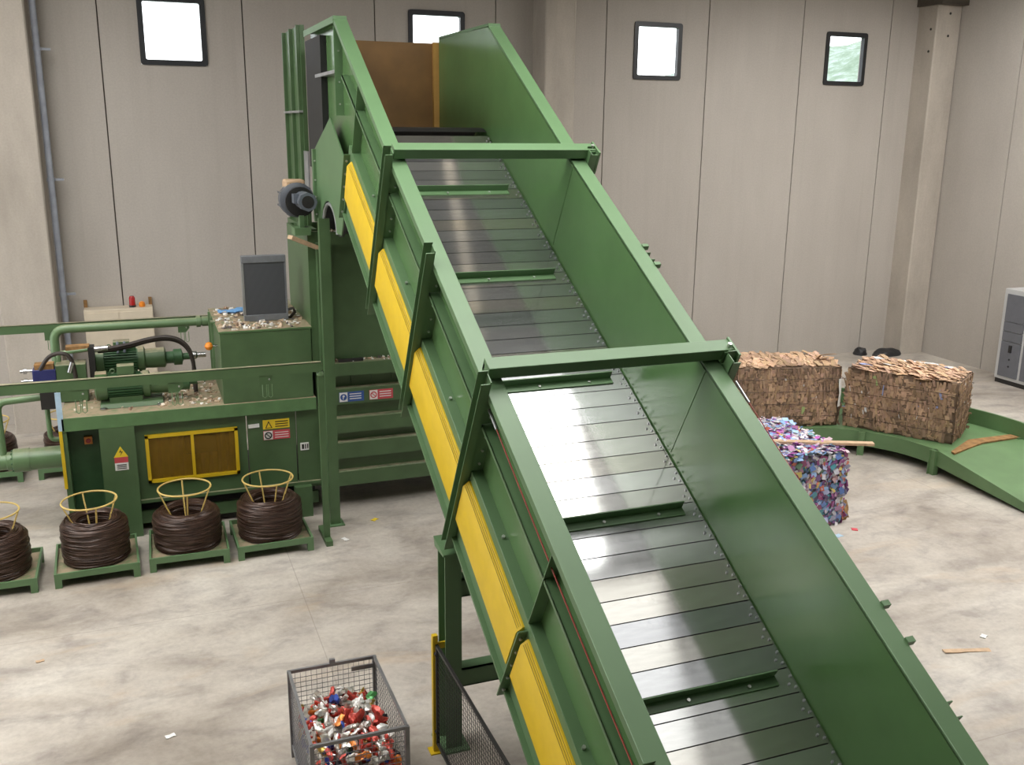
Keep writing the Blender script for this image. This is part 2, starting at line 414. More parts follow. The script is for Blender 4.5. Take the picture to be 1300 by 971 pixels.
# ================================================================ CONVEYOR
AL = 0.5125434; CA, SA = math.cos(AL), math.sin(AL)
C = lambda p: (p[0], p[1]*CA - p[2]*SA, p[1]*SA + p[2]*CA)     # (x, along, normal) -> world
XL, XR = 2.50, 4.25
conv = thing('inclined_conveyor', (3.38, 7.6, 0), 'long green inclined slat conveyor climbing to the hopper', 'conveyor')
S0, S1 = 2.95, 13.75
NT, NB = -0.10, -1.138
def belt_poly(n):   # z on the line of constant n at given y
    return lambda y: (n + y*SA)/CA
ytop = lambda n, s: s*CA - n*SA
for side in (0, 1):
    sg = -1 if side == 0 else 1
    xi = XL if side == 0 else XR
    X = lambda d: xi + sg*d            # d outward from the inner face
    # side sheet with raised head
    P = [(ytop(-1.30, S0), S0*SA-1.30*CA), (ytop(NT-.015, S0), S0*SA+(NT-.015)*CA), (10.75*CA-NT*SA, 10.75*SA+NT*CA-.012), (11.98, 6.69), (14.06, 6.71), (14.06, 5.20), (12.45, 5.20)]
    MB().prism(P, X(0), X(.06)).build('side_wall', 'green_belt_wall', conv)
    fl = MB(C); sec = [(.0, -.025), (.0, .005), (.155, .005), (.155, -.055), (.145, -.055), (.145, -.025)]; k = len(sec)
    vs = [(X(d), s_, NT+n_+dn) for s_, dn in ((S0, 0), (10.75, 0), (13.69, .075)) for d, n_ in sec]
    fl.add(vs, [tuple(range(k)), tuple(range(3*k-1, 2*k-1, -1))] + [(g*k+i, g*k+(i+1) % k, (g+1)*k+(i+1) % k, (g+1)*k+i) for g in (0, 1) for i in range(k)])
    fl.build('top_flange', 'green_paint', conv, bevel=.004)
    fh = MB(); fh.box(X(0), X(.155), 11.96, 14.06, 6.70, 6.735); fh.box(X(.145), X(.155), 12.0, 14.06, 6.66, 6.70)
    fh.build('head_flange', 'green_paint', conv)
    # longitudinal ledges and lower channel
    for n_, nm in ((-.41, 'stiffener_ledge'),):
        l = MB(C); l.box(X(.055), X(.15), S0, 13.1, n_-.012, n_); l.box(X(.14), X(.15), S0, 13.1, n_-.04, n_); l.build(nm, 'green_paint', conv)
    l = MB(C); l.box(X(.02), X(.15), S0+.1, 12.45, -1.30, -.935); l.build('lower_channel', 'green_paint', conv, bevel=.004)
    l = MB(C); l.box(X(.10), X(.15), 3.35, 12.45, -1.78, -1.30); l.box(X(.10), X(.19), 3.35, 12.45, -1.79, -1.765); l.build('bottom_channel', 'green_paint', conv)
    # yellow guards between the braces
    for a, b in ((3.4, 4.55), (4.63, 5.98), (6.08, 7.46), (7.63, 9.08), (9.24, 10.60), (10.80, 12.25)):
        g = MB(C)
        po = [(.15, -1.03), (.165, -1.03), (.205, -1.085), (.205, -1.50), (.15, -1.50)]
        vs = [(X(d), a, n_) for d, n_ in po] + [(X(d), b, n_) for d, n_ in po]
        k = len(po); fs = [tuple(range(k)), tuple(range(2*k-1, k-1, -1))] + [(i, (i+1) % k, k+(i+1) % k, k+i) for i in range(k)]
        g.add(vs, fs); gg = g.build('yellow_guard', 'yellow_paint', conv, 'bright yellow sheet guard along the conveyor side')
        ln = MB(C)
        for q in range(3): ln.box(X(.172+.011*q), X(.1735+.011*q), a+.02, b-.02, -1.03-.013*q-.010, -1.03-.013*q-.006)
        ln.build('guard_slot', 'slot_brown', gg)
    # braces
    for s_ in (4.48, 7.53, 9.14, 10.70):
        br = MB(C); d0, d1 = .155, .235
        for ds in (-.055, .047): br.box(X(d0), X(d1), s_+ds, s_+ds+.008, -1.93, (0.06 if ds > 0 else 0.02) if side == 0 or s_ in (7.53, 10.70) else -.14)
        br.box(X(d0), X(d0+.008), s_-.055, s_+.055, -1.93, .04 if side == 0 or s_ in (7.53, 10.70) else -.14)
        bo = br.build('brace', 'green_dark' if False else 'green_paint', conv)
        gz = MB(C)
        for n0, n1 in ((-.40, -.125), (-.935, -.425)): gz.box(X(.05), X(.155), s_-.05, s_-.042, n0, n1)
        gz.build('web_plate', 'green_paint', bo)
        bl = MB(C)
        for n_ in (-.22, -.33, -.55, -.70, -.85): bl.cyl((X(.10), s_-.05, n_), (X(.10), s_-.063, n_), .011, 6)
        bl.build('bolts', 'bolt_steel', bo)
    for s_ in (3.2, 6.05, 12.28):
        gz = MB(C); gz.box(X(.05), X(.155), s_-.004, s_+.004, -.425, -.12); gz.box(X(.05), X(.155), s_-.004, s_+.004, -.935, -.425)
        gz.build('web_plate', 'green_paint', conv)
    # bolted joint strip at the guard joint
    for s_ in (6.03, 12.36):
        js = MB(C)
        js.box(X(.15), X(.225), s_-.006, s_+.006, -1.85, -1.0); jo = js.build('joint_strip', 'green_paint', conv)
        bl = MB(C)
        for q in range(5): bl.cyl((X(.19), s_-.006, -1.08-.17*q), (X(.19), s_-.02, -1.08-.17*q), .014, 6)
        bl.build('bolts', 'bolt_steel', jo)
    # inner joint strips below the crossbars
    for s_ in (7.62, 10.72): MB(C).box(X(-.004), X(0.01), s_-.06, s_+.06, NB+.04, NT-.02).build('inner_strip', 'green_belt_wall', conv)
    # scattered bolt heads on the ledges
    bl = MB(C)
    for s_ in (5.1, 6.8, 8.3, 9.9, 11.4): bl.cyl((X(.10), s_, -.935), (X(.10), s_, -.915), .014, 6)
    bl.build('bolts', 'bolt_steel', conv)
    # head: vertical web, ledges, black side sheet, silver bar
    hd = MB(); hd.box(X(.05), X(.155), 11.98, 11.99, 5.62, 6.70); hd.build('web_plate', 'green_paint', conv)
    bl = MB()
    for z in (6.35, 6.0, 5.75): bl.cyl((X(.105), 11.985, z), (X(.105), 11.968, z), .012, 6)
    bl.build('bolts', 'bolt_steel', conv)
    MB().box(X(.06), X(.14), 12.95, 14.05, 4.95, 6.60).build('black_side_sheet', 'sheet_black', conv)  # plain black sheet over the rear of the head's side
    MB().box(X(.06), X(.155), 12.0, 13.3, 6.10, 6.14).build('head_bar', 'galvanised_bar', conv)
    # drop plate under the belt with arch for the drum
    dp = [(11.28, 5.00), (12.28, 5.60), (13.46, 5.19), (13.46, 4.25), (13.12, 4.25)]
    for k in range(9):
        a = R(180*k/8); dp.append((12.60 + .50*math.cos(a), 4.22 + .36*math.sin(a)))
    dp += [(11.80, 4.22)]
    MB().prism(dp, X(.16), X(.175)).build('drop_plate', 'green_paint', conv)
    fb = MB(); fb.box(X(.175), X(.215), 13.36, 13.46, 4.25, 5.2); fo = fb.build('bolted_strip', 'green_paint', conv)
    bl = MB()
    for z in (4.35, 4.58, 4.8, 5.05): bl.cyl((X(.195), 13.36, z), (X(.195), 13.345, z), .013, 6)
    bl.build('bolts', 'bolt_steel', fo)
# drum and head
dr = MB(); dr.lathe([(.30, 2.46), (.34, 2.47), (.34, 2.50), (.30, 2.51), (.30, 4.25), (.34, 4.26), (.34, 4.30)], (0, 12.65, 4.45), 'x', 32)
dr.build('head_drum', 'black_metal', conv)
rg = MB(); rg.tube([(2.345, 12.60+.47*math.cos(R(a)), 4.20+.34*math.sin(R(a))) for a in range(0, 181, 12)], .022, 8); rg.build('drum_rim', 'galvanised_bar', conv)
# belt support and return run
bs = MB(C); bs.box(XL+.01, XR-.01, 3.0, 12.9, NB-.16, NB-.03); bs.box(XL+.01, XR-.01, 3.6, 12.4, -1.72, -1.70); bs.build('belt_bed', 'black_metal', conv)
sm = MB(C); sm.box(XL+.012, XR-.012, -.0965, .0965, -.010, .0)
slat_me = MB(C).box(XL+.012-3.375, XR-.012-3.375, -.0955, .0955, -.022, 0).mesh('slat', 'slat_steel')
k = 0; s_ = 3.127
while s_ < 13.05:
    w = C((3.375, s_, NB)); off = ORG[conv.name]
    o = share(slat_me, 'slat', conv, Vector(w)-off); s_ += .2
hr = MB(C)     # rolled belt edge over the head drum
for q in range(7):
    a0, a1 = R(90-q*15), R(90-(q+1)*15)
    r_ = .42
    hr.add([(x, 13.12+r_*math.cos(a), NB-r_+r_*math.sin(a)) for a in (a0, a1) for x in (XL+.01, XR-.01)], [(0, 1, 3, 2)])
hr.build('belt_turn', 'black_metal', conv)
# cleats
for s_ in (3.76, 5.36, 6.96, 8.56, 10.16, 11.76):
    cl = MB(C); cl.box(2.66, 4.09, s_+.02, s_+.03, NB, NB+.085); cl.box(2.66, 4.09, s_-.055, s_+.03, NB, NB+.012)
    co = cl.build('cleat', 'green_paint', conv, 'green angle cleat across the slats')
    bl = MB(C)
    for x in (2.85, 3.35, 3.85): bl.cyl((x, s_-.02, NB+.01), (x, s_-.02, NB+.024), .014, 6)
    bl.build('bolts', 'bolt_steel', co)
cb = MB(C); s_ = 3.05
while s_ < 12.9:
    for x, d in ((XR-.035, .02), (XR-.075, .05), (XL+.05, .03), (XR-.03, .11)): cb.cyl((x, s_+d, NB), (x, s_+d, NB+.010), .010, 6)
    s_ += .2
tag(cb.build('chain_bolts', 'galvanised_bar', conv), kind='stuff')
# crossbars
for s_ in (7.62, 10.72):
    x = MB(C); x.box(2.37, 4.50, s_, s_+.13, -.07, .035); x.box(2.37, 4.50, s_+.09, s_+.13, -.11, .0)
    xo = x.build('crossbar', 'green_paint', conv, bevel=.005)
    e = MB(C); e.box(4.49, 4.51, s_-.08, s_+.14, -.20, .05); e.box(4.40, 4.49, s_-.012, s_, -.10, .02); e.build('end_plate', 'green_paint', xo)
    bl = MB(C)
    for n_ in (-.07, -.01): bl.cyl((4.44, s_-.012, n_), (4.44, s_-.03, n_), .016, 6)
    bl.cyl((4.46, s_+.04, .03), (4.46, s_+.04, .07), .018, 6)
    bl.build('bolts', 'bolt_steel', xo)
# emergency pull cords
for x, s0, s1 in ((2.375, 3.0, 7.50), (4.56, 3.0, 7.50)):
    n_ = -.25 if x < 3 else -.24
    MB(C).tube([(x, s0 + (s1-s0)*q/12, n_ - .05*math.sin(math.pi*q/12)) for q in range(13)], .0055 if x < 3 else .0045, 6).build('pull_cord', 'cable_red', conv, 'thin red emergency pull cord')
    MB(C).tube([(x, 7.28, n_-.008), (x, 7.52, n_)], .011, 6).build('cord_clamp', 'galvanised_bar', conv)
for s_ in (4.95, 8.95): [MB(C).box(4.40, 4.46, s_+d-.02, s_+d+.02, -.125, -.08).build('cord_bracket', 'green_paint', conv) for d in (0, .28)]
# trestle below the conveyor
for x0 in (2.27, 4.33):
    lg = MB(); lg.box(x0, x0+.15, 7.46, 7.475, .02, 1.92); lg.box(x0, x0+.15, 7.665, 7.68, .02, 1.92); lg.box(x0+.066, x0+.084, 7.47, 7.67, .02, 1.92)
    lo = lg.build('support_leg', 'green_paint', conv)
    MB().box(x0-.06, x0+.21, 7.40, 7.74, 0, .02).build('foot_plate', 'green_paint', lo)
    tp = MB(); tp.prism([(7.44, 1.92), (7.70, 1.92), (7.74, 2.00), (7.44, 1.94)], x0-.02, x0+.17); tp.build('top_bracket', 'green_paint', lo)
for z0, z1 in ((1.49, 1.66), (.60, .78)):
    b = MB(); b.box(2.42, 4.33, 7.50, 7.515, z0, z1); b.box(2.42, 4.33, 7.50, 7.64, z1-.015, z1); b.box(2.42, 4.33, 7.50, 7.64, z0, z0+.015); b.build('cross_beam', 'green_paint', conv)
for x0 in (2.27, 4.36):
    t = MB(); t.box(x0, x0+.14, 13.0, 13.12, .015, 4.32); to = t.build('tall_post', 'green_press', conv)
    MB().box(x0-.03, x0+.19, 12.93, 13.19, 0, .015).build('foot_plate', 'green_paint', to)

# gear motor at the head
gm = thing('gear_motor', (2.15, 13.5, 4.1), 'dusty grey geared motor bolted beside the conveyor head', 'motor')
g = MB(); g.lathe([(.17, 13.60), (.235, 13.63), (.235, 13.80), (.20, 13.84), (.20, 13.98)], (2.10, 0, 4.52), 'y', 24); g.build('gearbox', 'cast_grey', gm)
g = MB(); g.lathe([(.02, 13.56), (.20, 13.56), (.20, 13.60)], (2.13, 0, 4.50), 'y', 24); g.build('gear_flange', 'black_metal', gm)
fn = MB()
for k in range(8):
    a = R(45*k+20); x, z = 2.10+.225*math.cos(a), 4.52+.225*math.sin(a); fn.box(x-.014, x+.014, 13.66, 13.95, z-.014, z+.014)
fn.build('housing_lugs', 'cast_grey', gm)
MB().box(1.95, 2.22, 13.66, 13.96, 4.66, 4.79).build('gearbox_top', 'wood_pale', gm, 'dust covered top of the gearbox', bevel=.03)
g = MB(); g.lathe([(.115, 13.18), (.115, 13.56)], (2.155, 0, 4.53), 'y', 16); mo = g.build('motor_body', 'motor_grey', gm)
g = MB(); g.lathe([(.075, 13.10), (.125, 13.10), (.125, 13.24), (.115, 13.26)], (2.155, 0, 4.53), 'y', 8); g.build('fan_cover', 'motor_grey', mo)
g = MB(); g.lathe([(.0, 13.092), (.082, 13.092), (.082, 13.10)], (2.155, 0, 4.53), 'y', 16); g.build('fan_grille', 'black_metal', mo)
g = MB(); g.box(2.0, 2.07, 13.28, 13.46, 4.50, 4.62); g.build('terminal_box', 'motor_grey', mo)
g = MB(); g.box(2.02, 2.24, 13.45, 13.75, 4.06, 4.16); g.box(2.10, 2.16, 13.5, 13.7, 4.16, 4.32); g.build('torque_bracket', 'green_paint', gm)

# ================================================================ BALING PRESS
bp = thing('baling_press', (0.6, 14.5, 0), 'big green baling press with yellow framed window', 'baler')
MB().box(-1.10, 2.22, 13.50, 15.45, 1.585, 1.77).build('deck', 'green_deck', bp, 'dusty top deck of the press', bevel=.006)
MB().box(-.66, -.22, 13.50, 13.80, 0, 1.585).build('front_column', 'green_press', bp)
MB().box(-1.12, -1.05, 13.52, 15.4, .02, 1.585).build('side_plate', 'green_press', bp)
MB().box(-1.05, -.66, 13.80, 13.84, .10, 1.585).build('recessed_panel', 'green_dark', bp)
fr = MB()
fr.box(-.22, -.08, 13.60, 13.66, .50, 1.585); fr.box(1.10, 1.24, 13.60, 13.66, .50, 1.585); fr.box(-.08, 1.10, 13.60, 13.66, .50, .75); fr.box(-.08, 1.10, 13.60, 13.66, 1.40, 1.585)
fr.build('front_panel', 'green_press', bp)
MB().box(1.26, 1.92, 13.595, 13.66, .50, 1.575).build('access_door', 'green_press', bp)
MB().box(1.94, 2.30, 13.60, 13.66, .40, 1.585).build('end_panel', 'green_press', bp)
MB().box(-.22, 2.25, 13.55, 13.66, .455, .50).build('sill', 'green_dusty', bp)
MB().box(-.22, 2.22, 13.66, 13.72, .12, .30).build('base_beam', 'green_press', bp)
MB().box(-1.0, 2.22, 13.95, 15.3, .02, .5).build('under_frame', 'black_metal', bp)
for x in (1.86,): MB().box(x, x+.24, 13.44, 13.60, 0, .46).build('foot', 'green_press', bp)
# window: frame, bar, panes, interior
w = MB(); f = .045
w.box(-.10, 1.12, 13.56, 13.61, 1.37, 1.37+f); w.box(-.10, 1.12, 13.56, 13.61, .73, .73+f); w.box(-.10, -.10+f, 13.56, 13.61, .73, 1.41); w.box(1.12-f, 1.12, 13.56, 13.61, .73, 1.41)
wf_ = w.build('guard_window', 'yellow_paint', bp, 'yellow framed amber guard window')
MB().box(.49, .53, 13.562, 13.605, .775, 1.37).build('mullion', 'yellow_paint', wf_)
for a, b in ((-.055, .49), (.53, 1.075)): MB().box(a, b, 13.585, 13.59, .775, 1.37).build('pane', 'amber_mesh', wf_)
MB().box(-.2, 1.2, 14.15, 14.2, .5, 1.58).build('inner_wall', 'amber_inside', bp)
for x in (0.05, .20, .34, .62, .74, .86, .98): MB().box(x, x+.05, 13.98, 14.03, .5, 1.5).build('tie_rod', 'rust', bp)
MB().box(.42, .85, 13.85, 14.1, 1.0, 1.38).build('ram_block', 'black_metal', bp)
# signs and small fittings
def sign(parent, x0, x1, z0, z1, y, bg_, pict, name, label):
    o = MB().box(x0, x1, y-.006, y, z0, z1).build(name, bg_, parent, label)
    return o
so = sign(bp, 1.47, 1.84, 1.335, 1.47, 13.595, 'yellow_print', None, 'warning_sign', 'yellow electrical warning sign')
q = MB(); q.prism([(1.50, 1.35), (1.60, 1.35), (1.55, 1.455)], 13.584, 13.589, 'y'); q.build('pictogram', 'black_print', so)
q = MB()
for z in (1.43, 1.395, 1.36): q.box(1.64, 1.82, 13.585, 13.589, z, z+.012)
q.build('print_lines', 'black_print', so)
q = MB(); q.prism([(1.517, 1.358), (1.583, 1.358), (1.55, 1.428)], 13.581, 13.584, 'y'); q.build('pictogram_field', 'yellow_print', so)
so = sign(bp, 1.47, 1.84, 1.175, 1.31, 13.595, 'red_print', None, 'prohibition_sign', 'red prohibition sign with round pictogram')
q = MB(); q.box(1.475, 1.60, 13.585, 13.589, 1.18, 1.305); q.build('pictogram_field', 'white_print', so)
q = MB(); q.tube([(1.5375+.045*math.cos(R(a)), 13.583, 1.2425+.045*math.sin(R(a))) for a in range(0, 360, 24)], .009, 6, closed=True); q.obox((1.51, 13.583, 1.27), (1.565, 13.583, 1.215), .012, .012); q.build('pictogram', 'black_print', so)
q = MB()
for z in (1.27, 1.235, 1.20): q.box(1.63, 1.82, 13.586, 13.589, z, z+.010)
q.build('print_lines', 'white_print', so)
so = sign(bp, -.50, -.33, 1.09, 1.17, 13.50, 'red_print', None, 'danger_sign', 'yellow, red and white danger sign on the column')
q = MB(); q.prism([(-.505, 1.17), (-.325, 1.17), (-.415, 1.32)], 13.494, 13.50, 'y'); q.build('pictogram_field', 'yellow_print', so)
q = MB(); q.add([(-.41, 13.490, 1.285), (-.435, 13.490, 1.235), (-.405, 13.490, 1.24), (-.425, 13.490, 1.185), (-.385, 13.490, 1.25), (-.412, 13.490, 1.247)], [(0, 1, 2, 5), (2, 3, 4, 5)]); q.build('pictogram', 'black_print', so)
q = MB(); q.box(-.50, -.33, 13.494, 13.50, .985, 1.09); q.build('text_field', 'white_print', so)
q = MB()
for z in (1.055, 1.03, 1.005): q.box(-.475, -.355, 13.490, 13.494, z, z+.010)
q.build('print_lines', 'black_print', so)
o = MB().box(1.98, 2.10, 13.586, 13.6, .97, 1.08).build('number_plate', 'white_print', bp)
MB().box(2.0, 2.03, 13.582, 13.586, .99, 1.06).box(2.045, 2.06, 13.582, 13.586, .99, 1.06).box(2.075, 2.09, 13.582, 13.586, .99, 1.06).build('print_lines', 'black_print', o)
MB().lathe([(.035, 0), (.07, .02), (.02, .16)], (0, 0, 0), 'x', 10).build('lamp_spot', 'white_print', None) if False else None
MB().obox((1.27, 13.585, 1.40), (1.42, 13.585, 1.405), .02, .05).build('door_latch', 'white_print', bp)
o = MB().box(-.86, -.76, 13.74, 13.80, 1.32, 1.42).build('switch_box', 'orange_plastic', bp); MB().lathe([(.03, 13.74), (.03, 13.72)], (-.81, 0, 1.37), 'y', 12).build('button', 'red_plastic', o)
MB().box(-1.14, -1.07, 13.50, 13.52, 1.60, 2.12).build('sensor_strip', 'light_blue', bp, 'pale blue vertical strip')
MB().box(-1.14, -1.10, 13.50, 13.60, .80, 1.60).build('yellow_edge', 'yellow_paint', bp)
# press chamber
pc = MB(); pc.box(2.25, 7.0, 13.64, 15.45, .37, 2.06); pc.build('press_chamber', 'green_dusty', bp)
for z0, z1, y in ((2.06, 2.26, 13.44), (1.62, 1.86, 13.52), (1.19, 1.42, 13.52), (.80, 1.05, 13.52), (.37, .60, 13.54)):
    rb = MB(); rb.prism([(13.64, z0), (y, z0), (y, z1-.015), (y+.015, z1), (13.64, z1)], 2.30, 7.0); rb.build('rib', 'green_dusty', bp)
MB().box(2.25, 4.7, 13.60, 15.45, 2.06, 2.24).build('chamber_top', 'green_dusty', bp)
rl = MB()
for x in (2.75, 3.05, 3.35, 3.65): rl.box(x, x+.02, 13.62, 13.66, 1.90, 2.04)
rl.build('lid_lugs', 'green_dusty', bp)
MB().box(2.55, 2.90, 13.445, 13.50, 2.262, 2.30).build('slot', 'black_metal', bp)
so = sign(bp, 2.55, 2.91, 1.655, 1.80, 13.52, 'blue_print', None, 'mandatory_sign', 'blue mandatory sign with round pictogram')
q = MB(); q.box(2.555, 2.67, 13.51, 13.514, 1.66, 1.795); q.build('pictogram_field', 'white_print', so)
q = MB(); q.lathe([(.048, 13.506), (.048, 13.51)], (2.612, 0, 1.728), 'y', 18); q.build('pictogram', 'blue_print', so)
q = MB(); q.lathe([(.017, 13.503), (.017, 13.506)], (2.612, 0, 1.742), 'y', 10); q.box(2.600, 2.612, 13.503, 13.506, 1.695, 1.74)
for z in (1.76, 1.725, 1.69): q.box(2.70, 2.87, 13.51, 13.514, z, z+.012)
q.build('print_lines', 'white_print', so)
so = sign(bp, 2.99, 3.34, 1.655, 1.80, 13.52, 'red_print', None, 'prohibition_sign', 'red and white prohibition sign beside the blue sign')
q = MB(); q.box(2.995, 3.11, 13.51, 13.514, 1.66, 1.795); q.build('pictogram_field', 'white_print', so)
q = MB(); q.tube([(3.052+.042*math.cos(R(a)), 13.508, 1.728+.042*math.sin(R(a))) for a in range(0, 360, 24)], .008, 6, closed=True); q.obox((3.025, 13.508, 1.755), (3.08, 13.508, 1.70), .01, .01); q.build('pictogram', 'red_print', so)
q = MB()
for z in (1.76, 1.725, 1.69): q.box(3.14, 3.31, 13.51, 13.514, z, z+.012)
q.build('print_lines', 'white_print', so)
# hopper shaft above the chamber
hs = thing('hopper', (3.4, 14.5, 2.24), 'green feed hopper shaft between the press and the conveyor head', 'hopper')
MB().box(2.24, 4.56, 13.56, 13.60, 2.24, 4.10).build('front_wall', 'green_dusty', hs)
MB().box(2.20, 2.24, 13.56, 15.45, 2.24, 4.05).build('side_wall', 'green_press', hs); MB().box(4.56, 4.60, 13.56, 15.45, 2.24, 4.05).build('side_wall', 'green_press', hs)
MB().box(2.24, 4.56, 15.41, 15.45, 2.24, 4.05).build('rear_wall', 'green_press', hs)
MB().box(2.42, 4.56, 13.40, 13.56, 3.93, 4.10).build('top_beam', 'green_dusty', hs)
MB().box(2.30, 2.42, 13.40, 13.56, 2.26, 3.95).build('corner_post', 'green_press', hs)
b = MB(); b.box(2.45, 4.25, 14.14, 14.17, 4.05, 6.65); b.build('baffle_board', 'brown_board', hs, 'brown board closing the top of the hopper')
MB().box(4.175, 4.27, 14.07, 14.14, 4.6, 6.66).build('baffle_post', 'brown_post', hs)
MB().box(2.46, 4.24, 13.50, 13.54, 4.12, 5.0).build('hopper_shade_sheet', 'sheet_black', hs)  # added black sheet stands in for the shade inside the hopper
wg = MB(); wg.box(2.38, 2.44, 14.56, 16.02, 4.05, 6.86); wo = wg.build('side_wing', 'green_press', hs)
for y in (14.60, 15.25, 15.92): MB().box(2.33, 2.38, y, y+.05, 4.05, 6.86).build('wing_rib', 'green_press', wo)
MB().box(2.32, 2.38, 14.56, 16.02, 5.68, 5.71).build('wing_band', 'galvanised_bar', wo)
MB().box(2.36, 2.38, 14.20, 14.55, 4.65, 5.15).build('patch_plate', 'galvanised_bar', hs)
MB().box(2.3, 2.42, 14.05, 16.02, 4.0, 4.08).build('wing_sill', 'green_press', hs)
# oil tank and cooler
tk = thing('oil_tank', (1.57, 14.4, 1.77), 'green hydraulic oil tank standing on the press deck', 'tank')
MB().box(.96, 2.19, 13.54, 15.40, 1.77, 2.76).build('body', 'green_dusty', tk, bevel=.006)
MB().box(.95, 2.20, 13.53, 15.41, 2.76, 2.785).build('lid', 'green_deck', tk)
gz = MB(); gz.box(.90, .93, 14.25, 14.29, 1.95, 2.8); gz.box(.90, .93, 14.75, 14.79, 1.85, 2.85); gz.box(.90, .96, 14.2, 14.35, 2.78, 2.8); gz.build('sight_gauge', 'green_pipe', tk)
rd = thing('oil_cooler', (1.66, 14.25, 2.785), 'dark grey radiator oil cooler standing upright on the tank', 'radiator')
MB().box(1.385, 1.95, 14.15, 14.24, 2.88, 3.62).build('core', 'radiator_core', rd)
MB().box(1.36, 1.975, 14.135, 14.255, 3.62, 3.72).build('header_tank', 'radiator_grey', rd, bevel=.006)
MB().box(1.36, 1.975, 14.135, 14.255, 2.79, 2.88).build('header_tank', 'radiator_grey', rd, bevel=.006)
MB().box(1.355, 1.385, 14.14, 14.25, 2.88, 3.62).build('side_rail', 'galvanised_bar', rd); MB().box(1.95, 1.975, 14.14, 14.25, 2.88, 3.62).build('side_rail', 'radiator_grey', rd)
s_ = MB(); s_.lathe([(.27, 14.26), (.25, 14.40)], (1.67, 0, 3.26), 'y', 24); s_.box(1.37, 1.97, 14.25, 14.28, 2.85, 3.68); s_.build('fan_shroud', 'black_metal', rd)
s_ = MB(); s_.lathe([(.09, 14.40), (.09, 14.62)], (1.67, 0, 3.26), 'y', 16); s_.build('fan_motor', 'blue_valve', rd)
s_ = MB(); s_.tube([(1.98, 14.2, 2.92), (2.06, 14.2, 2.94), (2.08, 14.22, 2.88), (2.02, 14.25, 2.80), (1.98, 14.3, 2.785)], .022, 8); s_.build('hose', 'hose_black', rd)
# rag
rg = MB(); pts = []
for j in range(5):
    for i in range(8):
        x, y = i*.055, j*.06; pts.append((1.06+x, 14.85+y+.02*math.sin(i), 2.787+.025+.03*mnoise.noise(Vector((x*12, y*12, 1)))+.05*math.exp(-((i-6)**2+(j-2)**2)/3)))
n0 = len(pts); pts += [(x, y, z-.012) for x, y, z in pts]
fs = [(j*8+i, j*8+i+1, (j+1)*8+i+1, (j+1)*8+i) for j in range(4) for i in range(7)]
rg.add(pts, fs + [tuple(n0+v for v in reversed(f)) for f in fs])
tag(rg.build('rag', 'blue_rag'), 'crumpled blue rag on the tank beside the cooler', 'rag')

# electric motors with pumps on the deck
def pump_set(y, z, x0, label, back):
    t = thing('pump_motor', (x0+.6, y, 1.77), label, 'motor', 'hydraulic pump motors on the press deck'); r_ = .185
    g = MB(); g.lathe([(.10, x0), (r_, x0+.02), (r_, x0+.16)], (0, y, z), 'x', 24); g.build('fan_cowl', 'green_dusty', t)
    g = MB(); g.lathe([(r_-.03, x0+.16), (r_-.03, x0+.62)], (0, y, z), 'x', 24); g.build('stator', 'green_dark', t)
    fm = MB()
    for k in range(28):
        a = 2*math.pi*k/28; c, s2 = math.cos(a), math.sin(a)
        fm.obox((x0+.17, y+(r_-.022)*c, z+(r_-.022)*s2), (x0+.60, y+(r_-.022)*c, z+(r_-.022)*s2), .008, .034, up=(0, c, s2))
    fm.build('cooling_fins', 'green_dark', t)
    g = MB(); g.lathe([(r_, x0+.62), (r_, x0+.70), (.14, x0+.72), (.15, x0+.98), (.12, x0+1.0)], (0, y, z), 'x', 24); g.build('bell_housing', 'green_dusty', t)
    g = MB(); g.lathe([(.09, x0+1.0), (.09, x0+1.10), (.12, x0+1.11), (.12, x0+1.22), (.05, x0+1.24), (.05, x0+1.36)], (0, y, z-.01), 'x', 16); g.build('pump', 'green_dark', t)
    g = MB(); g.lathe([(.035, x0+1.30), (.06, x0+1.34), (.06, x0+1.42), (.04, x0+1.44), (.04, x0+1.56)], (0, y, z), 'x', 14); g.build('coupling', 'steel', t)
    g = MB(); g.box(x0+.30, x0+.52, y-.09, y+.09, z+r_-.02, z+r_+.10); bx = g.build('terminal_box', 'green_dusty', t, bevel=.005)
    if back:
        g = MB()
        for dx in (.36, .45): g.tube([(x0+dx, y-.08, z+r_+.09), (x0+dx, y-.13, z+r_+.07), (x0+dx, y-.14, z+r_-.05)], .02, 8)
        g.build('cable_gland', 'motor_grey', bx)
    g = MB(); g.box(x0+.02, x0+.16, y-.10, y+.10, z+r_-.02, z+r_+.01); g.build('dust_cap', 'green_deck', t)
    g = MB(); g.tube([(x0+.24+.03*math.cos(R(a)), y, z+r_+.02+.03*math.sin(R(a))) for a in range(0, 360, 36)], .010, 6, closed=True); g.build('lifting_eye', 'green_dusty', t)
    g = MB(); g.prism([(y-.24, 1.775), (y+.24, 1.775), (y+.20, 1.83), (y-.20, 1.83)], x0+.06, x0+.86); g.box(x0+.18, x0+.60, y-.13, y+.13, 1.83, z-.13); g.build('base_plate', 'green_press', t)
    for dx in (.10, .82): MB().lathe([(.045, 1.772), (.05, 1.79), (.03, 1.80)], (x0+dx, y-.25, 0), 'z', 12).build('rubber_foot', 'steel', t)
    return t
pump_set(14.02, 2.03, -.68, 'green electric pump motor nearer the front rail of the press', False)
pump_set(14.85, 2.20, -.72, 'green electric pump motor with twin cable glands nearer the back rail', True)
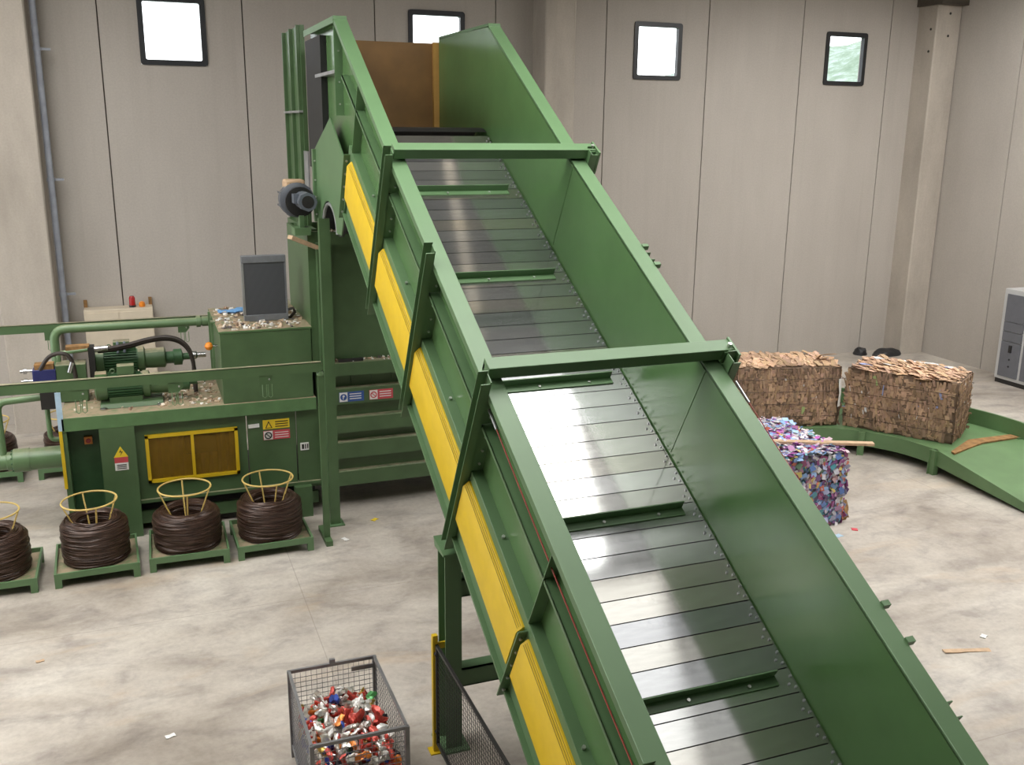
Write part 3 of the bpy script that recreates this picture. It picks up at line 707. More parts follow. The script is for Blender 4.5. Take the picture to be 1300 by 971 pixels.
# big return pipe
def spline(pts, n=5):
    P_ = [Vector(p) for p in pts]; out = []
    for i in range(len(P_)-1):
        a, b, c, d = P_[max(i-1, 0)], P_[i], P_[i+1], P_[min(i+2, len(P_)-1)]
        for k in range(n):
            t = k/n; out.append(.5*((2*b) + (c-a)*t + (2*a-5*b+4*c-d)*t*t + (3*b-a-3*c+d)*t**3))
    return out + [P_[-1]]
def bend(pts, r_, n=6):
    out = [Vector(pts[0])]
    for a, b, c in zip(pts[:-2], pts[1:-1], pts[2:]):
        a, b, c = Vector(a), Vector(b), Vector(c); u = (a-b).normalized(); v = (c-b).normalized()
        for k in range(n+1):
            t = k/n; p0 = b+u*r_; p2 = b+v*r_
            out.append(p0*(1-t)**2 + b*2*t*(1-t) + p2*t*t)
    out.append(Vector(pts[-1])); return out
p = MB(); p.tube(bend([(-1.18, 14.9, 1.77), (-1.18, 14.9, 2.69), (.95, 14.9, 2.69)], .17), .062, 16)
po = tag(p.build('return_pipe', 'green_pipe'), 'thick green pipe bending over the motors to the tank', 'pipe')
p = MB(); p.cyl((.74, 14.9, 2.69), (.80, 14.9, 2.69), .085, 16); p.cyl((.82, 14.9, 2.69), (.955, 14.9, 2.69), .075, 16); p.build('pipe_flange', 'green_pipe', po)
# valve block
vb = thing('valve_block', (-1.2, 14.4, 1.77), 'dark blue hydraulic valve block with chrome fittings', 'valve')
MB().box(-1.45, -1.16, 14.28, 14.50, 2.04, 2.26).build('solenoid', 'blue_valve', vb, bevel=.008)
MB().box(-1.38, -1.18, 14.22, 14.40, 1.72, 2.02).build('valve_body', 'black_metal', vb)
MB().box(-1.16, -.78, 14.3, 14.62, 1.78, 2.30).build('manifold', 'green_dusty', vb, bevel=.006)
MB().box(-1.42, -1.18, 14.30, 14.48, 2.26, 2.33).build('top_cap', 'rust', vb)
MB().box(-1.02, -.72, 14.44, 14.62, 2.44, 2.52).build('hose_block', 'rust', vb)
MB().box(-.74, -.66, 14.42, 14.64, 1.95, 2.50).build('flange_plate', 'black_metal', vb)
q = MB()
for z in (2.10, 2.24): q.cyl((-1.60, 14.36, z), (-1.45, 14.36, z), .022, 10); q.cyl((-1.56, 14.36, z), (-1.52, 14.36, z), .038, 10)
q.build('fittings', 'steel', vb)
q = MB(); q.tube(spline([(-1.35, 14.3, 2.26), (-1.22, 14.25, 2.44), (-1.05, 14.2, 2.49), (-.94, 14.2, 2.38), (-.9, 14.2, 2.0)]), .028, 8); q.build('short_hose', 'hose_black', vb)
q = MB(); q.cyl((-.98, 14.2, 2.22), (-.93, 14.2, 2.36), .035, 10); q.build('hose_collar', 'steel', vb)
q = MB(); q.tube(bend([(-1.12, 14.46, 2.32), (-1.12, 14.46, 2.44), (-.70, 14.46, 2.47)], .06), .03, 10); q.build('link_pipe', 'green_pipe', vb)
hz = MB()
for dy, dz in ((0, 0), (.07, -.05)):
    hz.tube(spline([(x, 14.5+dy-.12*((x+.5)/1.1)**2, z+dz) for x, z in ((-.62, 2.455), (-.45, 2.46), (-.2, 2.50), (.05, 2.56), (.28, 2.585), (.46, 2.54), (.58, 2.42), (.63, 2.25), (.64, 2.10))]), .026, 8)
ho = tag(hz.build('hydraulic_hose', 'hose_black'), 'twin black hydraulic hoses arching over the pump motors', 'hose')
q = MB(); q.cyl((-.66, 14.5, 2.455), (-.48, 14.5, 2.46), .04, 12); q.build('ferrule', 'steel', ho)
q = MB(); q.cyl((.64, 14.28, 1.78), (.64, 14.36, 2.12), .03, 8); q.cyl((.64, 14.43, 1.78), (.64, 14.43, 2.12), .03, 8); q.build('elbow', 'hose_black', ho)
fv = thing('suction_valve', (.85, 14.3, 2.0), 'orange ball knob on a thin rod beside the tank', 'valve knob')
q = MB(); q.lathe([(.005, -.06), (.04, -.045), (.06, 0), (.04, .045), (.005, .06)], (.84, 14.0, 2.50), 'z', 14); q.build('knob', 'orange_plastic', fv)
q = MB(); q.cyl((.84, 14.0, 2.50), (.96, 14.0, 2.50), .014, 8); q.build('rod', 'steel', fv)
# main cylinder and its pipes at the left end
cy = thing('ram_cylinder', (-1.6, 14.5, .6), 'pale green hydraulic ram cylinder at the end of the press', 'cylinder')
q = MB(); q.lathe([(.155, -1.10), (.155, -1.62), (.165, -1.62), (.165, -1.82), (.13, -1.84), (.13, -1.90), (.115, -1.91), (.115, -3.2)], (0, 14.5, .95), 'x', 28); q.build('barrel', 'green_pipe', cy)
q = MB()
for k in range(12):
    a = R(30*k); q.cyl((-1.82, 14.5+.145*math.cos(a), .95+.145*math.sin(a)), (-1.85, 14.5+.145*math.cos(a), .95+.145*math.sin(a)), .012, 6)
q.build('bolts', 'green_dark', cy)
q = MB(); q.tube(bend([(-1.95, 14.5, 1.0), (-1.95, 14.5, 1.80), (-1.38, 14.5, 1.83)], .13), .05, 12); q.build('feed_pipe', 'green_pipe', cy)
q = MB(); q.tube(bend([(-1.33, 14.45, 1.75), (-1.33, 14.45, 1.22), (-1.10, 14.45, 1.22)], .08), .034, 10); q.build('drain_pipe', 'green_pipe', cy)
q = MB(); q.box(-3.1, -3.0, 14.42, 14.58, 0, .86); q.build('cradle', 'green_press', cy)

# wire guide rails
def guide_rail(y, x0, x1, z0, z1, brk, label, post_x):
    t = thing('wire_guide_rail', (post_x, y, 0), label, 'rail')
    b = MB(); b.box(x0, x1, y-.008, y, z0, z1); b.box(x0, x1, y-.008, y+.07, z1-.008, z1); b.build('beam', 'green_dusty', t)
    for x in brk:
        g = MB(); g.prism([(x-.09, z0+.01), (x+.09, z0+.01), (x+.09, z0-.06), (x+.03, z0-.13), (x-.09, z0-.13)], y+.002, y+.010, 'y'); bo = g.build('bracket', 'green_press', t)
        g = MB(); g.cyl((x+.04, y-.012, z0-.05), (x+.04, y+.002, z0-.05), .012, 8); g.build('bolt', 'bolt_steel', bo)
        g = MB()
        for dx in (-.05, .02): g.tube([(x+dx, y, z0-.12), (x+dx, y-.01, z0-.27), (x+dx+.025, y-.01, z0-.29), (x+dx+.05, y-.01, z0-.27), (x+dx+.05, y, z0-.12)], .006, 5)
        g.build('wire_loop', 'green_pipe', bo)
    for px in (post_x, x0+.1):
        b = MB(); b.box(px-.04, px+.04, y, y+.07, .0, z0); bo = b.build('post', 'green_press', t)
        MB().box(px-.045, px+.045, y-.16, y+.45, .0, .07).build('foot_bar', 'green_press', bo)
        MB().lathe([(.05, z0-.06), (.055, z0-.03), (.04, z0)], (px, y+.035, 0), 'z', 12).build('post_cap', 'green_pipe', bo)
    return t
guide_rail(12.45, -3.4, 2.13, 2.40, 2.525, (-.78, .32, 1.42), 'green wire guide rail in front of the pump motors', 2.12)
guide_rail(16.5, -3.4, 2.35, 2.35, 2.48, (-1.35, .62), 'green wire guide rail behind the big return pipe', 2.30)
q = MB(); q.box(2.13, 2.31, 16.0, 16.5, 2.60, 2.68); q.box(2.2, 2.26, 16.05, 16.1, .0, 2.6)
tag(q.build('bracket_arm', 'green_dusty'), 'short green bracket arm behind the oil tank', 'bracket')
wp = MB(); wp.obox((1.93, 13.3, 4.06), (2.33, 13.46, 3.88), .12, .05); tag(wp.build('wood_offcut', 'wood_pale'), 'pale wooden offcut jammed below the gear motor', 'wood')

# ================================================================ WIRE COILS AND STANDS
def coil_mesh(seed, ro, ri, h, bulge):
    r2 = random.Random(seed); mb = MB(); turns = 46; per = 30; path = []
    for t in range(turns*per):
        f_ = t/(turns*per); a = 2*math.pi*t/per
        zz = h*f_; rr = ro + bulge*math.sin(math.pi*f_) + .016*mnoise.noise(Vector((math.cos(a)*1.4, math.sin(a)*1.4, f_*22+seed))) - .05*max(0, f_-.9)*10*.6 - .05*max(0, .08-f_)*10*.5
        zz += .022*mnoise.noise(Vector((math.cos(a), math.sin(a), f_*14+seed*3)))
        path.append((rr*math.cos(a), rr*math.sin(a), max(.01, zz)))
    mb.tube(path, .0095, 5)
    path = []; turns = 15
    for t in range(turns*per):
        f_ = t/(turns*per); a = 2*math.pi*t/per; rr = ro-.03 - (ro-ri-.03)*f_
        path.append((rr*math.cos(a+seed), rr*math.sin(a+seed), h+.012*math.sin(math.pi*f_)+.03*mnoise.noise(Vector((math.cos(a)*1.2, math.sin(a)*1.2, f_*9+seed)))))
    mb.tube(path, .010, 5)
    path = []; turns = 14
    for t in range(turns*per):
        f_ = t/(turns*per); a = 2*math.pi*t/per
        path.append(((ri+.01*mnoise.noise(Vector((math.cos(a), math.sin(a), f_*20))))*math.cos(a), (ri+.01*mnoise.noise(Vector((math.cos(a), math.sin(a), f_*20))))*math.sin(a), h*(1-.75*f_)))
    mb.tube(path, .011, 5)
    mb.lathe([(ri+.005, .01), (ro-.012, .01), (ro-.006+bulge, h*.5), (ro-.03, h-.03), (ri+.01, h-.02), (ri+.005, .02)], (0, 0, 0), 'z', 40)
    return mb.mesh('wire_coil', 'annealed_wire')
coil_me = [coil_mesh(k, .385, .215, .50, .012) for k in range(3)]
def stand(x, y, rz, lab_s, lab_c, k, lean=(0, 0), ring=.33, sc=(1, 1, 1), group=('wire coil stands', 'coils of baling wire')):
    t = thing('coil_stand', (x, y, 0), lab_s, 'coil stand', group[0])
    off = Vector((x, y, 0)); hw = .49; T = lambda p: (p[0]+x, p[1]+y, p[2])
    b = MB(T)
    for s2 in (-1, 1):
        b.box(-hw, hw, s2*hw-.025 if s2 > 0 else -hw, hw if s2 > 0 else -hw+.025, .11, .19)
        b.box(s2*hw-.025 if s2 > 0 else -hw, hw if s2 > 0 else -hw+.025, -hw+.025, hw-.025, .11, .19)
    b.build('tray_rim', 'green_paint', t)
    MB(T).box(-hw+.02, hw-.02, -hw+.02, hw-.02, .125, .135).build('tray_plate', 'green_deck', t)
    for sx in (-1, 1):
        for sy in (-1, 1): MB(T).box(sx*(hw-.04)-.04, sx*(hw-.04)+.04, sy*(hw-.04)-.04, sy*(hw-.04)+.04, 0, .11).build('leg', 'green_paint', t)
    lx, ly = lean; zt = .92
    def tl(px, py, pz): f_ = (pz-.15)/(zt-.15); return (px+lx*f_, py+ly*f_, pz + (px*lx*-.5 + py*ly*-.5 if pz > .8 else 0))
    MB(T).tube([tl(ring*math.cos(R(a)), ring*math.sin(R(a)), zt) for a in range(0, 360, 12)], .0115, 7, closed=True).build('basket_ring', 'yellow_rod', t)
    for q in range(4):
        a = R(8+90*q+rz*200)
        MB(T).tube([tl(ring*math.cos(a), ring*math.sin(a), zt), tl(.17*math.cos(a), .17*math.sin(a), .50), tl(.16*math.cos(a), .16*math.sin(a), .14)], .0105, 6).build('basket_rod', 'yellow_rod', t)
    t.rotation_euler.z = rz
    for ch in t.children: ch.location = (0, 0, 0)
    c = bpy.data.objects.new('wire_coil', coil_me[k]); COL.objects.link(c); c.location = (x, y, .136); c.rotation_euler.z = rz*9+k; c.scale = sc
    tag(c, lab_c, 'wire coil', group[1])
    return t
stand(-1.93, 12.62, .0, 'green coil stand with yellow basket, outermost of the front row', 'dark wire coil on the outermost stand of the front row', 0, sc=(1, 1, 1.02))
stand(-.78, 12.66, .03, 'green coil stand with leaning basket before the press column', 'dark wire coil before the column with the danger sign', 1, lean=(-.03, -.02), ring=.325, sc=(1, 1, 1.05))
stand(.335, 12.72, -.02, 'green coil stand standing before the yellow framed window', 'dark wire coil standing before the yellow framed window', 2, sc=(1.06, 1.06, .93))
stand(1.40, 12.72, .02, 'green coil stand standing beside the tall rail post', 'dark wire coil standing beside the tall rail post', 0, sc=(1.06, 1.06, 1.0))
stand(-2.45, 16.85, .0, 'green coil stand behind the ram cylinder, further from the press', 'dark wire coil behind the ram cylinder, further from the press', 1)
stand(-1.25, 16.85, .0, 'green coil stand behind the ram cylinder, close to the press', 'dark wire coil behind the ram cylinder, close to the press', 2)
# white wire tag on a coil
MB().obox((-.44, 12.44, .50), (-.42, 12.42, .60), .018, .004).build('tag', 'white_card') if False else None

# ================================================================ WALL FITTINGS
ec = thing('electric_cabinet', (-.4, 19.55, 0), 'cream electric cabinet against the wall behind the press', 'cabinet')
MB().box(-1.0, .20, 19.42, 19.78, .1, 2.16).build('body', 'cream_paint', ec, bevel=.01)
MB().box(-.99, -.405, 19.40, 19.42, .2, 2.10).build('door', 'cream_paint', ec); MB().box(-.395, .19, 19.40, 19.42, .2, 2.10).build('door', 'cream_paint', ec)
MB().box(-1.0, .2, 19.44, 19.76, 0, .1).build('plinth', 'black_metal', ec)
for x in (-.97, .17): MB().box(x-.03, x+.03, 19.74, 19.79, 2.16, 2.30).build('lifting_lug', 'rust', ec)
bl = thing('beacon', (-.15, 19.55, 2.16), 'red warning beacon on the cream cabinet', 'beacon')
MB().lathe([(.06, 2.16), (.06, 2.20)], (-.15, 19.55, 0), 'z', 16).build('base', 'black_metal', bl)
MB().lathe([(.055, 2.20), (.055, 2.33), (.035, 2.37)], (-.15, 19.55, 0), 'z', 16).build('lens', 'red_plastic', bl)
q = MB(); q.lathe([(.05, 2.16), (.06, 2.19), (.05, 2.24), (.02, 2.26)], (.02, 19.55, 0), 'z', 14); tag(q.build('alarm_horn', 'orange_plastic'), 'small orange alarm knob beside the red beacon', 'alarm')
dp = thing('downpipe', (-1.31, 19.42, 0), 'grey downpipe running up the wall beside the column', 'pipe')
MB().tube([(-1.31, 19.42, 0), (-1.31, 19.42, ZC)], .055, 14).build('pipe', 'pipe_grey', dp)
for z in (2.45, 4.5, 6.7):
    MB().lathe([(.07, z), (.07, z+.06)], (-1.31, 19.42, 0), 'z', 14).build('collar', 'pipe_grey', dp); MB().box(-1.31, -1.10, 19.42, 19.46, z+.01, z+.05).build('clip', 'pipe_grey', dp)
# grey cabinet by the right wall
lc = thing('locker_cabinet', (18.38, 15.4, 0), 'dark grey panelled cabinet with pale frame at the right wall', 'cabinet')
MB().box(18.08, 18.70, 14.5, 16.30, .10, 2.14).build('carcass', 'cabinet_frame', lc, bevel=.01)
MB().box(18.10, 18.70, 14.52, 16.28, 0, .10).build('plinth', 'black_metal', lc)
for y0, y1 in ((15.68, 16.20), (15.0, 15.60), (14.55, 14.95)):
    zz = [.17, .98, 1.20, 1.42, 2.04]
    for a, b in zip(zz[:-1], zz[1:]):
        d = MB().box(18.055, 18.08, y0, y1, a+.008, b-.008).build('door_panel', 'cabinet_grey', lc)
        if a == .17:
            MB().box(18.03, 18.055, y0+.22, y0+.29, .74, .90).build('handle', 'black_metal', d)
            MB().cyl((18.045, y0+.25, .58), (18.056, y0+.25, .58), .02, 10).build('lock', 'black_metal', d); MB().cyl((18.045, y0+.25, .42), (18.056, y0+.25, .42), .02, 10).build('lock', 'black_metal', d)
sh = MB(); sh.box(18.55, 18.70, 14.9, 15.6, 2.62, 2.66); sh.box(18.66, 18.70, 15.3, 15.36, 2.4, 2.62); sh.obox((18.56, 15.33, 2.62), (18.68, 15.33, 2.42), .03, .03)
tag(sh.build('wall_bracket', 'galvanised_bar'), 'small grey wall bracket above the grey cabinet', 'bracket')
def lump(name, cx, cy, rx, ry, rz_, mat, label, cat, seed=0, amp=.25):
    mb = MB(); n1, n2 = 18, 10; vs = []
    for j in range(n2+1):
        th = math.pi/2*j/n2
        for i in range(n1):
            a = 2*math.pi*i/n1; d = Vector((math.cos(a)*math.cos(th), math.sin(a)*math.cos(th), math.sin(th)))
            k = 1 + amp*mnoise.noise(d*1.7+Vector((seed, 0, 0)))
            vs.append((cx+rx*d.x*k, cy+ry*d.y*k, rz_*d.z*k))
    fs = [(j*n1+i, j*n1+(i+1) % n1, (j+1)*n1+(i+1) % n1, (j+1)*n1+i) for j in range(n2) for i in range(n1)] + [tuple(range(n1-1, -1, -1))]
    mb.add(vs, fs); return tag(mb.build(name, mat), label, cat)
lump('rubbish_sack', 17.0, 19.5, .16, .16, .20, 'sack_black', 'small black sack on the floor by the far wall', 'sack', 2)
lump('rubbish_sack', 17.62, 19.25, .42, .22, .17, 'sack_black', 'wide black sack at the foot of the corner column', 'sack', 5)

# ================================================================ MESH CAGE WITH CRUSHED CANS
cg = thing('mesh_cage', (1.335, 7.29, 0), 'grey wire mesh cage on the floor full of crushed cans', 'cage')
cx0, cx1, cy0, cy1, cz0, cz1 = .955, 1.715, 6.715, 7.86, .12, .85
for x in (cx0, cx1):
    for y in (cy0, cy1): MB().box(x-.018, x+.018, y-.018, y+.018, 0, cz1+.01).build('corner_post', 'mesh_grey', cg)
def mesh_wall(axis, c, a0, a1, z0, z1, parent):
    mb = MB(); st = .047; n = int((a1-a0)/st)
    for i in range(1, n):
        a = a0 + (a1-a0)*i/n; p = (c, a) if axis == 'x' else (a, c); mb.box(p[0]-.0016, p[0]+.0016, p[1]-.0016, p[1]+.0016, z0, z1)
    for k in range(1, int((z1-z0)/st)):
        z = z0+k*st
        if axis == 'x': mb.box(c-.0022, c+.0022, a0, a1, z-.0022, z+.0022)
        else: mb.box(a0, a1, c-.0022, c+.0022, z-.0022, z+.0022)
    w = mb.build('mesh_wall', 'mesh_grey', parent)
    for z in (z0, z1):
        f_ = MB()
        if axis == 'x': f_.box(c-.012, c+.012, a0, a1, z-.014, z+.014)
        else: f_.box(a0, a1, c-.012, c+.012, z-.014, z+.014)
        f_.build('rim_bar', 'mesh_grey', w)
    return w
mesh_wall('x', cx0, cy0, cy1, cz0, cz1, cg); mesh_wall('x', cx1, cy0, cy1, cz0, cz1, cg)
bw = mesh_wall('y', cy1, cx0, cx1, cz0, cz1, cg); mesh_wall('y', cy0, cx0, cx1, cz0, cz1, cg)
MB().box(1.50, 1.70, cy1-.03, cy1-.015, .76, .80).build('label_plate', 'mesh_grey', bw); MB().box(1.31, 1.36, cy1-.01, cy1+.02, .85, .90).build('latch', 'mesh_grey', bw)
MB().box(cx0, cx1, cy0, cy1, .10, .12).build('base', 'mesh_grey', cg)
def can_mesh(seed):
    r2 = random.Random(seed); n, mm = 12, 6; vs = []; sq = r2.uniform(.28, .6)
    for j in range(mm+1):
        t = j/mm; rr = .033*(.8 if j in (0, mm) else 1)
        for i in range(n):
            a = 2*math.pi*i/n; v = Vector((rr*math.cos(a), rr*math.sin(a)*sq, (t-.5)*.115))
            d = mnoise.noise_vector(v*38+Vector((seed*7.1, 0, 0)))
            v += d*.017; v.x += .018*math.sin(t*3+seed); vs.append(v)
    fs = [(j*n+i, j*n+(i+1) % n, (j+1)*n+(i+1) % n, (j+1)*n+i) for j in range(mm) for i in range(n)] + [tuple(range(n-1, -1, -1)), tuple(mm*n+i for i in range(n))]
    return vs, fs
can_shapes = [can_mesh(k) for k in range(7)]
def heap(x, y):
    u = (x-cx0)/(cx1-cx0); w_ = (y-cy0)/(cy1-cy0)
    return .50 + .10*math.sin(math.pi*u) + .06*math.sin(math.pi*w_) + .05*mnoise.noise(Vector((x*4, y*4, 0)))
weights = [('red', 30), ('silver', 30), ('blue', 4), ('orange', 6), ('green', 4), ('gold', 5), ('black', 4), ('white', 17)]
names = [n for n, w_ in weights for _ in range(w_)]
can_me = {}
for nm in CANS:
    for k, (vs, fs) in enumerate(can_shapes):
        mb = MB(); mb.add(vs, fs); me = mb.mesh('crushed_can', None); me.materials.append(CANS[nm]); can_me[(nm, k)] = me
rc = random.Random(11); count = 0
for layer in range(3):
    for i in range(8):
        for j in range(12):
            x = cx0+.055+(cx1-cx0-.11)*(i+.5+rc.uniform(-.4, .4))/8; y = cy0+.05+(cy1-cy0-.10)*(j+.5+rc.uniform(-.4, .4))/12
            z = heap(x, y) - layer*.055 + rc.uniform(-.02, .025)
            if y < 7.1 and nm is None: continue
            nm = rc.choice(names)
            o = bpy.data.objects.new('crushed_can', can_me[(nm, rc.randrange(7))]); COL.objects.link(o)
            o.location = (x, y, z); o.rotation_euler = (rc.uniform(0, 6.3), rc.uniform(0, 6.3), rc.uniform(0, 6.3)); s2 = rc.uniform(.85, 1.15); o.scale = (s2,)*3
            tag(o, 'crushed %s drinks can in the wire mesh cage' % nm, 'can', 'crushed %s cans in the cage' % nm); count += 1
fill = MB()
cols = {'red': (.45, .04, .03), 'silver': (.45, .45, .43), 'white': (.7, .7, .68), 'blue': (.04, .07, .3), 'gold': (.5, .35, .1)}
for layer in range(6):
    for i in range(7):
        for j in range(11):
            x = cx0+.06+(cx1-cx0-.12)*(i+.5+rc.uniform(-.3, .3))/7; y = cy0+.06+(cy1-cy0-.12)*(j+.5+rc.uniform(-.3, .3))/11; z = .16+layer*.05
            vs, fs = can_shapes[rc.randrange(7)]; M_ = Matrix.Rotation(rc.uniform(0, 6), 3, 'X') @ Matrix.Rotation(rc.uniform(0, 6), 3, 'Z')
            fill.add([M_ @ v + Vector((x, y, z)) for v in vs], fs, cols[rc.choice(list(cols))])
tag(fill.build('packed_cans', 'plastic_scrap'), 'deeper crushed cans packed in the cage bottom', 'cans', kind='stuff')

# ================================================================ YELLOW POST AND MESH FENCE
fe = thing('safety_fence', (2.18, 7.5, 0), 'black mesh safety fence on a yellow post beside the conveyor leg', 'fence')
MB().box(2.155, 2.205, 7.475, 7.525, 0, 1.17).build('post', 'yellow_paint', fe, 'bright yellow square post', bevel=.004)
MB().box(2.12, 2.24, 7.44, 7.56, 0, .01).build('foot_plate', 'yellow_paint', fe)
MB().box(2.205, 2.29, 7.49, 7.51, 1.03, 1.09).build('stay', 'yellow_paint', fe)
fx = 2.185
fr = MB()
fr.box(fx-.012, fx+.012, 7.43, 7.455, .10, 1.10); fr.box(fx-.012, fx+.012, 4.45, 4.475, .10, 1.10); fr.box(fx-.012, fx+.012, 4.45, 7.455, 1.075, 1.10); fr.box(fx-.012, fx+.012, 4.45, 7.455, .10, .125)
pf = fr.build('panel_frame', 'black_metal', fe)
ms = MB(); n = 60
for i in range(1, n):
    y = 4.475 + (7.43-4.475)*i/n; ms.box(fx-.0016, fx+.0016, y-.0016, y+.0016, .12, 1.08)
for k in range(1, 21):
    z = .12+.96*k/21; ms.box(fx-.0016, fx+.0016, 4.47, 7.44, z-.0016, z+.0016)
ms.build('mesh_infill', 'black_metal', pf)
MB().box(fx-.025, fx+.025, 4.39, 4.44, 0, 1.17).build('post', 'yellow_paint', fe); 
MB().cyl((2.185, 7.44, .22), (2.185, 7.49, .22), .02, 8).build('clamp', 'black_metal', fe); MB().cyl((2.185, 7.44, 1.0), (2.185, 7.49, 1.0), .02, 8).build('clamp', 'black_metal', fe)

# ================================================================ BALE CHUTE
ch = thing('bale_chute', (11.0, 13.5, 0), 'green curved bale chute ending in a ramp to the floor', 'chute')
ox, oy, ri, ro = 10.3, 11.9, 1.80, 3.68
MB().box(7.0, 10.3, 13.70, 15.58, .34, .40).build('straight_deck', 'green_chute', ch)
MB().box(7.0, 10.3, 13.66, 13.70, .16, .42).build('side_plate', 'green_chute', ch); MB().box(7.0, 10.3, 15.58, 15.62, .16, .68).build('side_plate', 'green_chute', ch)
def arc(r_, n=24): return [(ox+r_*math.cos(R(90-90*k/n)), oy+r_*math.sin(R(90-90*k/n))) for k in range(n+1)]
def ring_seg(ra, rb, z0, z1, name):
    mb = MB(); A, B = arc(ra), arc(rb); n = len(A)
    vs = [(x, y, z0) for x, y in A] + [(x, y, z0) for x, y in B] + [(x, y, z1) for x, y in A] + [(x, y, z1) for x, y in B]
    fs = []
    for k in range(n-1):
        fs += [(2*n+k, 2*n+k+1, 3*n+k+1, 3*n+k), (k, n+k, n+k+1, k+1), (k, k+1, 2*n+k+1, 2*n+k), (n+k, 3*n+k, 3*n+k+1, n+k+1)]
    fs += [(0, 2*n, 3*n, n), (n-1, 2*n-1, 4*n-1, 3*n-1)]
    mb.add(vs, fs); return mb.build(name, 'green_chute', ch)
ring_seg(ri, ro, .34, .40, 'curved_deck'); ring_seg(ri-.04, ri, .16, .42, 'curved_side_plate'); ring_seg(ro, ro+.04, .16, .68, 'curved_side_plate')
xa, xb = ox+ri, ox+ro
yr, ye = 11.75, 9.0
MB().box(xa, xb, yr, 11.9, .34, .40).build('joint_deck', 'green_chute', ch)
MB().prism([(11.9, .16), (yr, .16), (ye+.6, 0), (ye, 0), (ye, .015), (yr, .42), (11.9, .42)], xa-.04, xa).build('ramp_side', 'green_chute', ch)
MB().prism([(11.9, .16), (yr, .16), (ye+.6, 0), (ye, 0), (ye, .015), (yr, .40), (yr, .66), (11.9, .68)], xb, xb+.04).build('ramp_side', 'green_chute', ch)
MB().prism([(yr, .34), (ye, .0), (ye, .012), (yr, .40)], xa, xb).build('ramp_deck', 'green_chute', ch)
hp = MB(); hp.add([(xa+.15, 11.68, .40), (xa+.9, 12.06, .405), (xb-.05, 12.05, .405), (xb-.02, 11.88, .405), (xa+1.0, 11.85, .405), (xa+.15, 11.60, .39), (xa+.15, 11.68, .425), (xa+.9, 12.06, .43), (xb-.05, 12.05, .43), (xb-.02, 11.88, .43), (xa+1.0, 11.85, .43), (xa+.15, 11.60, .415)],
    [(11, 10, 9, 8, 7, 6), (0, 1, 2, 3, 4, 5), (0, 6, 7, 1), (1, 7, 8, 2), (2, 8, 9, 3), (3, 9, 10, 4), (4, 10, 11, 5), (5, 11, 6, 0)])
hp.build('hinge_plate', 'rust', ch, 'rusty bent plate at the head of the ramp')
for (x, y, dx, dy) in ((11.60, 13.05, .7, .7), (12.055, 11.82, 1, 0), (10.3, 13.62, 0, 1), (8.6, 13.62, 0, 1), (13.95, 11.9, -1, 0), (12.95, 14.5, -.7, -.7)):
    mb = MB(); mb.obox((x, y, 0), (x, y, .42), .10, .10, up=(dx, dy, 0)); mb.obox((x-dy*.05-dx*.03, y+dx*.05-dy*.03, .0), (x-dy*.05-dx*.03, y+dx*.05-dy*.03, .42), .015, .10, up=(dx, dy, 0)); mb.build('leg', 'green_chute', ch)

